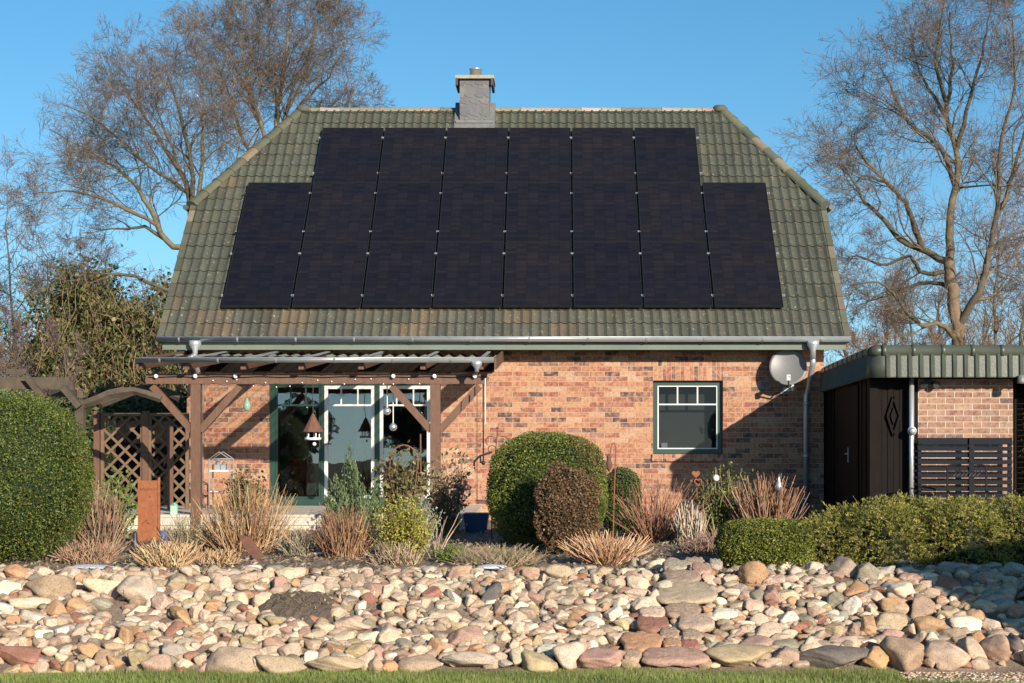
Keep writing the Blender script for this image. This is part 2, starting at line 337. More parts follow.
def rock_shape(sub, ang=None, flat=False):
    U, Fa = ICO[sub]; m = rng.integers(9, 16)
    nn = rng.normal(size=(m, 3)); nn /= np.linalg.norm(nn, axis=1)[:, None]; d = rng.uniform(.62, 1.0, m)
    nn = np.r_[nn, -nn[:3]]; d = np.r_[d, rng.uniform(.75, 1, 3)]
    p = rng.uniform(9, 22) if ang is None else ang
    q = np.maximum(0, U@nn.T/d)**p; r = q.sum(1)**(-1/p)
    ph = rng.uniform(0, 6, 6); r *= 1+.025*np.sin(U[:, 0]*5+ph[0])*np.sin(U[:, 1]*6+ph[1])+.018*np.sin(U[:, 2]*11+ph[2]+U[:, 0]*7)
    P = U*r[:, None]; mn, mx = P.min(0), P.max(0); P = (P-(mn+mx)/2)/((mx-mn)/2)
    return P, Fa
RC = {'c': ((.66, .515, .375), 'cream'), 'w': ((.75, .66, .53), 'whitish'), 't': ((.46, .345, .24), 'tan'), 'b': ((.58, .43, .315), 'beige'),
      'p': ((.45, .295, .22), 'pinkish'), 'r': ((.36, .175, .12), 'red-brown'), 'o': ((.52, .31, .175), 'orange-brown'), 'g': ((.43, .37, .295), 'grey'),
      'd': ((.20, .175, .15), 'dark grey'), 'y': ((.49, .375, .22), 'ochre'), 'v': ((.31, .275, .205), 'greenish grey')}
T = {}
T['A'] = (0, 560, 5.555, "20,55,70,60,c 110,75,170,90,o 60,165,140,90,w 150,155,55,75,y 285,165,240,150,t 390,80,120,80,c 530,85,70,70,b 600,90,90,50,c 435,150,60,50,w 445,195,75,60,c 590,165,200,120,c 650,185,80,80,p 560,250,120,75,g 165,240,200,60,c 320,215,80,35,w 380,207,50,35,d 315,280,120,110,o 430,260,130,90,o 440,330,130,70,r 25,285,90,90,w 85,290,80,45,v 70,335,85,50,o 195,318,165,70,w 315,350,130,60,c 95,385,160,55,c 225,420,110,60,w 345,410,75,75,w 470,395,75,50,c 400,385,60,50,g 560,350,90,60,p 110,470,90,80,c 40,470,80,70,b 235,485,70,60,b 100,550,230,100,r 165,507,100,30,d 280,510,70,50,c 365,510,70,60,c 345,550,60,60,c 490,450,90,60,c 515,510,120,80,o 690,430,90,120,o 575,545,100,80,p 650,565,80,60,o 305,590,80,55,r 380,600,65,60,o 445,605,60,60,c 150,605,70,40,o 60,620,110,60,y 220,600,90,60,b 250,635,240,50,y 510,615,90,50,t 600,615,70,50,c 640,500,100,60,y 540,430,60,50,c 590,425,60,40,w 495,575,60,50,c")
T['B'] = (128, 560, 5.555, "60,95,140,60,t 175,120,90,60,t 65,190,180,170,c 290,130,150,95,t 345,160,60,50,r 410,120,90,60,c 520,140,100,90,c 640,115,150,80,b 305,205,130,70,c 175,175,50,45,w 130,230,60,70,w 185,245,110,100,b 340,245,80,70,y 405,215,70,90,c 480,260,90,70,o 555,235,60,80,b 625,220,85,70,c 570,290,60,60,c 680,300,90,80,b 610,335,90,75,b 295,320,130,100,o 50,290,110,70,c 150,310,90,60,c 375,300,70,90,b 425,320,65,80,c 500,320,100,55,c 40,345,90,60,c 80,330,70,40,t 145,363,65,40,w 195,380,70,55,c 540,375,110,70,c 690,400,90,80,b 30,410,110,80,o 265,385,100,80,r 287,405,50,35,w 325,380,40,40,g 80,370,70,60,c 135,425,90,75,b 415,385,65,60,c 470,400,45,50,w 380,435,65,45,o 340,415,70,50,t 455,450,90,60,c 70,450,60,50,p 205,460,90,60,p 255,520,120,90,g 500,500,90,75,c 580,475,80,60,y 680,470,110,80,y 75,500,90,60,y 70,560,110,90,y 165,600,140,110,t 275,630,100,70,r 390,615,120,75,p 590,575,270,140,t 350,540,75,50,r 200,560,90,50,g 40,630,90,60,b 310,580,90,50,c 405,555,70,60,t 440,580,50,45,c 280,445,55,40,y 315,490,60,50,y 375,490,60,50,c 560,430,60,50,t")
T['C'] = (256, 560, 5.555, "75,80,60,70,c 60,130,60,60,c 160,85,100,75,c 130,145,90,100,p 225,130,60,50,o 285,125,50,40,w 335,100,60,50,d 425,85,95,70,t 430,140,80,60,c 560,125,90,85,t 620,85,70,60,b 670,175,150,85,p 45,230,120,90,c 20,160,60,40,w 200,185,60,50,w 215,225,100,70,c 300,180,150,90,c 335,210,80,50,y 350,240,90,60,c 75,325,80,45,w 445,220,120,45,o 440,270,110,50,o 540,190,80,50,w 500,255,90,60,g 580,265,60,70,w 440,310,60,50,y 115,275,110,50,t 545,355,200,80,b 375,385,110,80,c 270,410,90,60,p 625,435,120,75,w 700,400,90,90,p 90,405,100,80,c 200,430,70,60,c 15,400,40,60,c 495,435,120,70,c 250,465,100,45,y 400,445,45,40,w 100,480,110,80,p 190,510,120,75,b 30,535,70,70,c 440,505,120,70,o 370,530,90,60,t 330,480,80,50,b 560,515,110,70,y 650,495,90,40,o 605,560,90,90,b 665,590,90,80,t 165,585,270,95,t 305,550,70,70,w 445,580,280,80,t 10,590,50,90,c 680,520,70,60,p 20,450,60,60,c")
T['D'] = (384, 560, 5.555, "90,85,170,35,p 195,90,60,40,g 265,100,80,45,c 415,85,130,95,p 310,125,65,45,c 70,140,70,60,c 20,180,60,80,c 155,165,35,40,w 205,170,80,70,w 90,225,90,70,c 270,190,105,75,r 245,140,60,40,o 320,155,70,40,t 380,220,90,95,w 315,262,50,35,w 515,95,70,60,c 600,110,100,60,c 590,195,115,115,d 695,110,60,60,c 510,165,60,80,p 455,190,60,40,d 490,240,70,70,c 185,250,110,50,b 100,280,65,45,o 30,265,75,70,c 155,305,55,60,c 210,300,55,60,b 270,305,65,50,g 220,340,70,40,w 60,345,90,45,c 340,320,160,70,c 540,310,110,85,b 645,280,60,90,p 690,295,45,50,d 685,240,70,70,c 400,370,90,60,y 35,425,140,120,c 135,410,60,50,c 140,360,60,50,c 200,390,80,40,t 310,425,100,50,v 465,430,200,110,p 565,450,90,75,v 120,470,100,65,v 200,460,90,50,g 300,490,110,90,o 645,400,80,70,y 660,440,90,75,c 575,375,70,40,c 110,530,100,50,p 35,540,70,40,w 500,495,120,45,o 595,500,80,45,c 200,580,210,75,t 470,555,260,80,g 650,545,70,60,b 660,580,100,45,g 250,530,80,50,p 30,600,90,60,o 170,510,70,40,r 350,520,60,50,c 690,360,50,50,c")
T['E'] = (512, 550, 5.133, "95,130,85,75,p 160,150,35,55,b 250,125,145,95,t 330,100,60,35,y 362,142,80,40,r 410,100,60,40,t 465,120,80,60,y 430,155,55,55,b 570,120,60,50,c 130,185,90,45,c 175,205,80,30,c 250,202,85,35,w 300,225,75,60,t 335,185,100,40,t 385,220,65,40,w 440,240,90,45,b 555,215,70,60,y 510,150,60,50,g 570,160,60,50,b 630,170,60,70,b 625,230,80,50,c 40,185,50,40,c 60,245,90,50,c 20,230,50,80,c 55,290,90,50,w 120,245,70,60,p 190,285,80,60,b 235,260,80,50,t 110,310,60,60,y 30,350,90,70,c 230,345,110,65,c 345,330,120,65,o 350,270,70,40,p 410,270,60,50,b 470,270,80,50,t 560,280,80,70,c 520,330,90,80,w 430,345,60,50,w 405,385,130,80,w 310,390,60,50,o 95,405,75,50,w 180,405,80,60,p 250,410,70,65,w 30,410,80,80,c 570,380,90,50,y 485,425,100,65,t 55,460,60,60,b 185,465,90,60,c 135,470,60,60,y 270,465,60,45,b 340,460,60,50,g 180,520,95,55,w 410,500,60,60,w 460,465,70,50,c 540,465,90,70,c 90,510,65,40,b 15,490,50,50,c 30,550,80,90,c 135,570,175,85,y 290,545,145,115,c 350,510,60,90,b 465,565,215,90,p")
T['F'] = (600, 550, 5.133, "390,110,150,55,gS 420,175,200,75,tS 320,205,100,85,c 435,250,310,120,tS 520,130,100,60,pS 560,155,70,60,b 430,345,190,75,pS 490,405,190,85,bS 270,360,140,60,bS 270,415,180,80,rS 355,470,100,60,pS 215,510,215,100,oS 370,520,100,45,oS 460,525,100,40,rS 470,475,110,60,tS 385,580,370,80,pS 165,580,100,50,tS 270,265,90,120,c 300,145,70,40,c 235,135,70,60,b 200,175,110,75,c 285,85,100,70,c 235,80,60,60,b 170,75,60,60,g 185,230,110,60,b 215,290,100,90,c 380,60,80,40,b 590,105,70,35,gS 480,95,110,25,tS")
T['G'] = (700, 550, 5.133, "275,130,140,130,o 365,105,60,60,g 440,85,75,50,c 390,60,70,40,b 380,165,110,65,c 470,155,60,50,b 485,115,50,50,c 160,165,80,60,b 155,235,85,65,c 205,200,80,50,g 230,240,60,50,b 290,245,75,75,v 315,200,40,50,p 370,240,80,90,p 450,245,110,70,c 455,190,60,45,c 555,155,100,30,b 100,268,70,45,w 200,290,90,55,c 55,320,80,60,o 110,340,140,75,w 275,300,90,80,b 215,345,75,70,b 320,365,120,75,c 380,330,90,75,c 450,305,70,40,c 135,385,90,55,t 230,385,85,45,w 185,425,90,50,p 350,425,140,95,b 460,360,100,85,w 455,440,90,60,c 520,375,130,75,v 610,365,75,55,r 285,485,170,75,p 230,420,80,50,b 190,470,60,50,b 435,490,130,50,v 205,550,320,90,y 440,545,140,75,p 600,490,120,70,c 540,455,70,40,o 600,320,80,60,b 560,215,70,70,p 600,240,40,40,y 120,490,110,30,d 60,470,70,60,b 580,290,60,50,b")
T['H'] = (800, 550, 5.133, "120,55,120,60,c 80,100,110,70,c 225,95,170,110,t 370,60,80,60,r 340,125,110,110,v 130,155,80,50,b 295,205,130,80,o 210,200,60,60,b 185,265,85,90,v 265,290,90,95,w 395,250,90,80,b 470,165,110,50,o 445,115,90,60,g 570,155,110,60,p 500,215,150,90,c 485,290,130,90,o 380,310,70,65,c 340,290,50,30,w 165,340,60,60,w 190,365,60,40,w 215,340,60,50,g 455,380,170,110,t 350,400,85,110,o 265,415,85,75,p 170,415,100,60,y 220,480,170,70,c 305,460,70,50,t 350,485,75,50,w 475,445,110,70,p 400,480,60,50,t 385,555,130,90,o 540,545,200,140,t 170,555,340,90,d 600,460,80,80,b 280,355,60,30,t 560,420,50,80,b")
T['I'] = (896, 550, 5.133, "30,80,60,60,d 110,75,90,45,g 95,115,60,40,t 180,100,60,40,g 290,100,140,70,g 80,155,110,55,p 170,150,90,60,w 260,180,130,90,r 365,195,60,70,d 440,160,100,70,p 520,150,60,60,g 480,90,110,50,g 590,105,120,70,g 600,180,90,80,g 180,220,80,50,b 260,225,65,35,w 350,245,80,50,b 140,300,140,110,p 215,305,50,50,b 295,265,50,50,b 295,325,105,65,t 350,290,70,40,b 410,340,110,60,o 450,290,110,60,c 540,285,130,60,g 355,385,150,80,w 185,400,165,110,o 270,370,40,50,b 240,270,60,40,b 490,390,90,70,b 600,390,100,60,g 620,320,90,80,p 290,445,140,80,t 405,465,95,90,o 530,420,60,40,b 600,435,110,60,b 190,467,45,35,w 260,545,210,115,b 395,520,120,110,b 515,520,140,130,p 620,500,110,100,d 170,580,50,50,b 560,230,90,70,g 400,110,70,50,g 500,215,80,60,t")
rocks = []
for key, (x0, y0, sc, txt) in T.items():
    for it in txt.split():
        cx, cy, w, hh, c = it.split(','); slab = c.endswith('S'); c = c[0]
        rocks.append([x0+float(cx)/sc, y0+float(cy)/sc, float(w)/sc, float(hh)/sc, c, slab])
LM = [(0, 'below the hedge ball'), (88, 'below the twig bush'), (135, 'below the rusty sign'), (185, 'below the clipped straw'), (225, 'below the straw clump'),
      (290, 'below the rust plate'), (325, 'below the conifer'), (375, 'below the yellow bush'), (430, 'below the small green tuft'), (465, 'below the blue pot'),
      (495, 'below the round green bush'), (540, 'below the brown twig bush'), (585, 'below the straw fan'), (630, 'below the red stems'), (690, 'below the window'),
      (722, 'below the low box hedge'), (765, 'below the drop ornament'), (812, 'below the spreading juniper'), (865, 'below the dark doors'), (910, 'below the shed pipe'), (945, 'below the garden bench'), (990, 'near the right edge')]
def zone(px): return [l for x, l in LM if px >= x][-1]
for r in rocks: r.append(r[2]*r[3])
order = sorted(range(len(rocks)), key=lambda i: -rocks[i][6]); indiv = set(order[:300])
small = MB(); metas = {}
def slab_geo(hw, hd, th, tilt):
    n = 30; a = np.arange(n)*2*np.pi/n; c_, s_ = np.cos(a), np.sin(a); rr = (np.abs(c_)**3.2+np.abs(s_)**3.2)**(-1/3.2)
    ph = rng.uniform(0, 6, 4); rr = rr*(1+.06*np.sin(3*a+ph[0])+.05*np.sin(5*a+ph[1])+.025*np.sin(9*a+ph[2])); rr /= rr.max()
    lay = [(.86, -1), (1.0, -.2), (1.0, .45), (.95, .85), (.86, 1.0), (.45, 1.04)]; V = []
    for q, z in lay: V += [(rr[i]*c_[i]*q*hw, rr[i]*s_[i]*q*hd, z*th+.006*math.sin(i*1.7+q*9)+rr[i]*s_[i]*q*hd*tilt) for i in range(n)]
    V.append((0, 0, th*1.05)); m = len(lay); F3 = []
    for k in range(m-1):
        for i in range(n): j = (i+1) % n; F3 += [(k*n+i, k*n+j, (k+1)*n+j), (k*n+i, (k+1)*n+j, (k+1)*n+i)]
    for i in range(n): F3.append(((m-1)*n+i, (m-1)*n+(i+1) % n, m*n))
    return np.array(V), np.array(F3)
def rock_geo(r, sub):
    cx, cy, w, hh, c, slab, area = r
    by = min(cy+hh*(.30 if not slab else .2), 671) if cy < 650 or slab else min(cy+hh*.46, 671.5)
    D = ground_hit(cx, by)
    s = F/D; hw = w/2/s*1.17; hv = hh/2/s*(1.2 if cy < 645 else 1.4); hd = (hw+hv)/2*random.uniform(.9, 1.15)
    P, Fa = rock_shape(sub, random.choice([8, 13, 20, 30]) if not slab else 14)
    if slab:      # flat laid flag that follows the slope of the bank
        hd = max(.12, min(.34, hh/s/.74)); P, Fa = slab_geo(hw, hd, random.uniform(.030, .042), .31)
        ctr = W(cx, cy, D); D2 = ground_hit(cx, cy+2); ctr = Vector((ctr.x, D2, gh(D2)+.075))
    else:
        P = P*np.array([hw, hd, hv]); ctr = W(cx, cy, D+hd*.25)
    col0 = np.array(RC[c][0])*(.68+.20*random.random()); col0 = col0*(1+rng.uniform(-.05, .05, 3))
    return P+np.array(ctr), Fa, np.tile(col0, (len(Fa), 1)), ctr
cand = {}
for i in order:
    r = rocks[i]
    if i in indiv:
        V3, Fa, C, ctr = rock_geo(r, 3); mb = MB(); mb.addnp(V3, Fa, C)
        ob = mb.build('stone_slab' if r[5] else 'boulder' if r[6] > 560 else 'stone', M['rock'], smooth=True)
        y = r[1]
        row = 'in the bottom row by the lawn' if y > 652 else 'low on the bank' if y > 628 else 'midway up the bank' if y > 601 else 'high on the bank' if y > 580 else 'at the top of the bank'
        asp = r[2]/r[3]
        shp = ('flat slab' if r[5] else ('long ' if asp > 2.1 else 'squat ' if asp > 1.5 else 'upright ' if asp < .95 else 'rounded ')+('boulder' if r[6] > 560 else 'stone'))
        size = 'huge ' if r[6] > 1000 else 'large ' if r[6] > 420 else '' if r[6] > 200 else 'smallish '
        key = (f"{size}{RC[r[4]][1]} {shp}", row, zone(r[0])); cand.setdefault(key, []).append((r[0], ob, r[5]))
    else:
        V3, Fa, C, ctr = rock_geo(r, 2); small.addnp(V3, Fa, C)
for (a, row, z), lst in cand.items():
    lst.sort(key=lambda t: t[0]); m = len(lst)
    names = {1: [''], 2: ['left of two: ', 'right of two: '], 3: ['left of three: ', 'middle of three: ', 'right of three: ']}.get(m) or [f'{q} from left: ' for q in ('first', 'second', 'third', 'fourth', 'fifth', 'sixth')]
    for q, (x, ob, sl) in zip(names, lst):
        tag(ob, f"{q}{a} {row} {z}", 'stone slab' if sl else 'stone', 'flat stones of the steps up the bank' if sl else 'field stones heaped on the bank')
# random fill between, and beyond the frame
pal = 'ccccbbbbbttttwopygrgv'
for _ in range(2900):
    x = random.uniform(-7.2, 6.6); D = 15.44+2.5*random.random()
    if D < 15.60: continue
    px, s = PX+x*F/D, F/D
    if 640 < px < 705 and D > 16.8 and random.random() < .8: continue
    if ((px-300)/38)**2+((D-16.85)/.28)**2 < 1: continue
    inside = -10 < px < 1034
    w = random.choice([7, 8, 9, 10, 11, 12, 14])/2/s*1.15 if inside else random.choice([9, 14, 18, 24])/2/s
    P, Fa = rock_shape(2 if w > .05 else 1); P = P*np.array([w*random.uniform(.9, 1.4), w, w*random.uniform(.6, .9)])
    c = np.array(RC[random.choice(pal)][0])*random.uniform(.52, .86)
    small.addnp(P+np.array([x, D, gh(D)+w*(.22 if inside else .5)+.01]), Fa, np.tile(c, (len(Fa), 1)))
o = small.build('small_stones', M['rock'], smooth=True); tag(o, 'small rounded cream and brown stones filling the gaps of the bank', 'stones', kind='stuff')
# pebble gravel at lower right
mb = MB()
for _ in range(5200):
    x = random.uniform(3.0, 6.2); y = random.uniform(13.6, 15.5)
    if y < gravel_edge(x)-.05*random.random(): continue
    r = random.uniform(.006, .017); U, Fa = ICO[0]; c = np.array(RC[random.choice('ccbbtpgwoyd')][0])*random.uniform(.7, 1.1)
    mb.addnp(U*np.array([r*random.uniform(.8, 1.4), r, r*.7])+np.array([x, y, r*.5+.004]), Fa, np.tile(c, (20, 1)))
tag(mb.build('gravel', M['rock']), 'fine tan and grey gravel beside the lawn edge', 'gravel', kind='stuff')
mb = MB(); xsg = np.arange(3.05, 8, .1); Vq = []
for x in xsg: Vq += [(x, max(13.0, gravel_edge(x)), .010), (x, 15.45, .010)]
mb.add(Vq, [(2*i, 2*i+2, 2*i+3, 2*i+1) for i in range(len(xsg)-1)]); struct('gravel_path', mb, M['soil'])
# soil patch heap in the bank and litter in the bed
mb = MB(); c = W(300, 618, 16.85); n = 34; V = []
for iy in range(n):
    for ix in range(n):
        u, v = ix/(n-1)*2-1, iy/(n-1)*2-1; x = c[0]+u*.46; y = 16.84+v*.40; r = math.hypot(u, v)+.22*mnoise.noise(Vector((u*2.2, v*2.2, 5)))
        z = gh(y)+.13*max(0, 1-r*r)-.03*(r > 1)*(r-1)*6+.035*mnoise.noise(Vector((x*14, y*14, 1)))+.02*mnoise.noise(Vector((x*45, y*45, 2)))
        V.append((x, y, z))
mb.add(V, [(b*n+a, b*n+a+1, (b+1)*n+a+1, (b+1)*n+a) for b in range(n-1) for a in range(n-1)], (.085, .062, .045))
for _ in range(240):
    x, y = c[0]+random.gauss(0, .17), 16.80+random.gauss(0, .13); a = random.uniform(0, 3.14); l = random.uniform(.01, .035); z = gh(y)+.13*max(0, 1-((x-c[0])/.46)**2-((y-16.84)/.4)**2)+.012
    mb.tube([(x, y, z), (x+math.cos(a)*l, y+math.sin(a)*l*.6, z+random.uniform(0, .02))], .0025, 3, jit((.20, .15, .09), .4))
tag(mb.build('soil_heap', M['vcol'], smooth=False), 'dark bare patch of soil with twigs amid the stones', 'soil', kind='stuff')
mb = MB()
for _ in range(14000):
    x = random.uniform(-7.5, 6.5); y = random.uniform(17.4, 24.6); a = random.uniform(0, 3.14); l = random.uniform(.012, .045); w = random.uniform(.004, .014)
    if random.random() < .012: x = W(300, 618, 16.9).x+random.gauss(0, .15); y = 16.85+random.gauss(0, .12); l *= .5; w *= .5
    z = gh(y)+.035+(.05 if y < 17.2 else 0); dx, dy = math.cos(a), math.sin(a); t1, t2 = random.uniform(-.02, .03), random.uniform(-.01, .03)
    mb.add([(x-dx*l, y-dy*l, z), (x-dy*w, y+dx*w, z+t2), (x+dx*l, y+dy*l, z+t1), (x+dy*w, y-dx*w, z)], [(0, 1, 2, 3)], jit(random.choice([(.33, .24, .16), (.24, .16, .10), (.42, .33, .23), (.16, .11, .075), (.20, .19, .10)]), .2))
tag(mb.build('leaf_litter', M['leaf']), 'dry brown leaf litter scattered over the garden bed', 'leaf litter', kind='stuff')
for px, py, w, lab in ((95, 571, .28, 'thin patch of old snow beside the left hedge ball'), (325, 557, .16, 'small patch of old snow behind the dark rust plate'), (492, 571, .17, 'small patch of old snow in front of the blue pot')):
    D = ground_hit(px, py); mb = MB(); P, Fa = rock_shape(2, 5); x = (px-PX)*D/F
    mb.addnp(P*np.array([w, .14, .02])+np.array([x, D, gh(D)+.045]), Fa, np.tile([.8, .8, .8], (len(Fa), 1))); tag(mb.build('snow_patch', M['snow'], smooth=True), lab, 'snow')
# ================================================================== HOUSE
DW = 27.95; ED = 27.4; HX = -.865                     # wall plane, eave depth, house centre line
TAN = .966; ANG = math.atan(TAN); CA, SA = math.cos(ANG), math.sin(ANG)
ZE = E+1.47; RUN = 4.69; ZR = ZE+RUN*TAN; DR = ED+RUN; HW = 5.5; RW = 3.94; RH = 2.52; DB = DR+RUN   # roof numbers
def zw(py): return E+(PY-py)*DW/F
def xw(px): return (px-PX)*DW/F
WL, WR = -6.045, 4.33; ZF = .97
house = thing('brick_house', 'brick house with olive green tiled roof covered in black solar panels', 'house', (HX, DW+4, .74))
do = (xw(269), xw(437), ZF-.02, zw(381)); wo = (xw(653), xw(723), zw(454), zw(380.5))
WT = ZE+.25
mb = MB(); xsx = [WL, do[0], do[1], wo[0], wo[1], WR]; T_ = .30
def wallbox(x0, x1, z0, z1): mb.box(x0, x1, DW, DW+T_, z0, z1)
wallbox(WL, do[0], .5, WT); wallbox(do[0], do[1], .5, do[2]); wallbox(do[0], do[1], do[3], WT); wallbox(do[1], wo[0], .5, WT)
wallbox(wo[0], wo[1], .5, wo[2]-.12); wallbox(wo[0], wo[1], wo[3]+.33, WT); wallbox(wo[1], WR, .5, WT)
mb.build('front_wall', M['brick'], house)
mb = MB(); mb.box(wo[0]-.0, wo[1]+.0, DW+.002, DW+.29, wo[3], wo[3]+.328); mb.build('window_lintel', M['brick_v'], house)
mb = MB(); mb.box(wo[0]-.02, wo[1]+.02, DW-.035, DW+.29, wo[2]-.118, wo[2]-.002); mb.build('window_sill', M['brick_v'], house)
mb = MB()   # gable walls, cut under the half hip
for x0, x1 in ((WL+.001, WL+.30), (WR-.30, WR-.001)):
    y0, y1 = DW+T_+.001, DB-.8; zt = ZE+RH*TAN-.15; yq = ED+RH
    prof = [(y0, .5), (y1, .5), (y1, WT), (DB-RH, zt), (yq, zt), (y0, WT+.0)]
    V = [(x, y, z) for x in (x0, x1) for y, z in prof]; m = len(prof)
    mb.add(V, [tuple(range(m-1, -1, -1)), tuple(range(m, 2*m))]+[(i, (i+1) % m, m+(i+1) % m, m+i) for i in range(m)])
mb.build('gable_wall', M['brick_side'], house)
mb = MB(); mb.box(WL+.3, WR-.3, DB-1.1, DB-.8, .5, WT); mb.build('rear_wall', M['brick'], house)
mb = MB(); mb.box(WL+.31, WR-.31, DW+.31, DB-1.11, ZF-.1, ZF); mb.build('room_floor', M['roomfloor'], house)
mb = MB(); mb.box(WL+.31, WR-.31, DW+.31, DB-1.11, ZE-.3, ZE-.2); mb.box(-1.4, -1.3, DW+.31, DW+4.5, ZF, ZE-.31); mb.box(WL+.31, WR-.31, DW+4.5, DW+4.6, ZF, ZE-.31); mb.build('room_ceiling', M['room'], house)
# eave box under the gutter
mb = MB(); mb.box(HX-HW+.05, HX+HW-.05, ED+.12, DW-.002, ZE-.16, ZE-.12); mb.build('soffit', M['wood_dark'], house)
mb = MB(); mb.box(HX-HW+.03, HX+HW-.03, ED+.075, ED+.115, ZE-.185, ZE-.01); mb.build('fascia_board', M['fascia'], house)
# tiles
def tile_sheet(O, U, Vd, Nn, length, clip, colfn, pitch=.15, course=.335, per=6, top=None):
    O, U, Vd, Nn = map(np.array, (O, U, Vd, Nn)); rows = int(math.ceil(length/course)); mb = MB()
    u0, u1 = clip(0); ucol = np.arange(math.floor(u0/pitch)*pitch, u1+pitch, pitch/per)
    w = .5+.5*np.cos(2*np.pi*ucol/pitch); prof = .030*w**2.2
    for k in range(rows):
        va, vb = k*course, min((k+1)*course, length)+.0
        a0, a1 = clip(va); b0, b1 = clip(vb)
        ua = np.clip(ucol, a0, a1); ub = np.clip(ucol, b0, b1); m = len(ucol)
        sag = .003*math.sin(k*2.1)
        P0 = O+ua[:, None]*U+va*Vd+(prof*.4-.012)[:, None]*Nn
        P1 = O+ua[:, None]*U+(va-.008)*Vd+(prof+.026+sag)[:, None]*Nn
        P2 = O+ub[:, None]*U+vb*Vd+(prof+.006)[:, None]*Nn
        V = np.concatenate([P0, P1, P2]); i = np.arange(m-1)
        keep = (ua[1:]-ua[:-1] > 1e-6) | (ub[1:]-ub[:-1] > 1e-6); i = i[keep]
        Fa = np.concatenate([np.c_[i, i+1, m+i+1, m+i], np.c_[m+i, m+i+1, 2*m+i+1, 2*m+i]])
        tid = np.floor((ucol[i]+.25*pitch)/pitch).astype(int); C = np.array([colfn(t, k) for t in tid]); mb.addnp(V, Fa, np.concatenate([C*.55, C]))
    return mb
tcache = {}
def tcol(t, k):
    if (t, k) not in tcache:
        c = np.array([.062, .066, .047]); c = c*random.uniform(.86, 1.14)
        if random.random() < .22: c = c*np.array([1.1, 1.0, .95])
        x = t*.15; sn = mnoise.noise(Vector((x*1.6, k*.55, 4.2))); s2 = max(0, min(1, .5+sn*1.6))
        if k < 4 and x < 1.5 and s2 > .5: c = c*(1-.5*(s2-.3))+np.array([.16, .085, .035])*(s2-.4)*random.uniform(.4, 1.1)*(1 if k < 3 else .4)
        if k < 2: c = c*.62+np.array([.065, .060, .047])*random.uniform(.3, .7)
        if x < -3.9 and 11 < k < 18 and s2 > .8 and random.random() < .4: c = c*.8+np.array([.2, .11, .06])*.3
        tcache[(t, k)] = c
    return tcache[(t, k)]
SL = RUN/CA; HS = RH/CA
def clipf(v):
    if v <= HS: return (-HW, HW)
    t = (v-HS)/(SL-HS); q = HW+(RW-HW)*min(1, t); return (-q, q)
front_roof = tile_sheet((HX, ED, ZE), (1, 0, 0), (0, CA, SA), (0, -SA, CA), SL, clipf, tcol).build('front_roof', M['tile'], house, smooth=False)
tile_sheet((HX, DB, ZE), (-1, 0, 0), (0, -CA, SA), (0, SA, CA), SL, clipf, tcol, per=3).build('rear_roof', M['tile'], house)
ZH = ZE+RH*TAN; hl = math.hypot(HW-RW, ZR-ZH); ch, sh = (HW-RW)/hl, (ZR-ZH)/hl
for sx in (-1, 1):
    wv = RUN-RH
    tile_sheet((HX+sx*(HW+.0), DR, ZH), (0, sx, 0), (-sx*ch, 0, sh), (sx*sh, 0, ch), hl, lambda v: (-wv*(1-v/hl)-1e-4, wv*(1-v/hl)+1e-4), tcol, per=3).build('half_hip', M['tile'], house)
# roof underside (thin deck) so light cannot pass
mb = MB(); d = .06
fr = [(HX-HW+.06, ED+.1, ZE-.02), (HX+HW-.06, ED+.1, ZE-.02), (HX+HW-.06, ED+RH, ZH-d), (HX+RW-.05, DR, ZR-d), (HX-RW+.05, DR, ZR-d), (HX-HW+.06, ED+RH, ZH-d)]
bk = [(x, 2*DR-y, z) for x, y, z in fr]
mb.add(fr+bk, [(0, 1, 2, 3, 4, 5), (11, 10, 9, 8, 7, 6), (2, 8, 9, 3), (5, 4, 10, 11)]); mb.build('roof_deck', M['wood_dark'], house)
def ridge_line(mb, p0, p1, lichen, up=(0, 0, 1), r=.105):
    p0, p1 = Vector(p0), Vector(p1); ln = (p1-p0).length; d = (p1-p0)/ln; n = int(ln/.36); st = ln/n
    a = d.cross(Vector(up)).normalized(); b = a.cross(d).normalized(); k = 8
    for i in range(n):
        c = jit(random.choice(lichen), .15); s0, s1 = i*st-.01, (i+1)*st+.02; V = []
        for s_, rr in ((s0, r*1.10), (s0+.05, r*1.10), (s0+.055, r*.98), (s1, r*.96)):
            for j in range(k+1):
                t = math.pi*j/k; V.append(p0+d*s_+a*(math.cos(t)*rr)+b*(math.sin(t)*rr*.8-.02))
        Fs = [(q*(k+1)+j, q*(k+1)+j+1, (q+1)*(k+1)+j+1, (q+1)*(k+1)+j) for q in range(3) for j in range(k)]
        Fs += [tuple(range(k, -1, -1)), tuple(3*(k+1)+j for j in range(k+1))]
        mb.add(V, Fs, c)
rid = [(.30, .25, .19), (.22, .19, .135), (.36, .30, .24), (.17, .15, .105), (.28, .215, .16)]; oli = [(.09, .095, .065), (.11, .11, .07), (.17, .15, .10)]
olc = [(.095, .09, .058), (.075, .074, .05), (.16, .135, .08)]
mb = MB(); ridge_line(mb, (HX-RW, DR, ZR-.035), (HX+RW, DR, ZR-.035), rid); mb.build('ridge_tiles', M['vcol'], house)
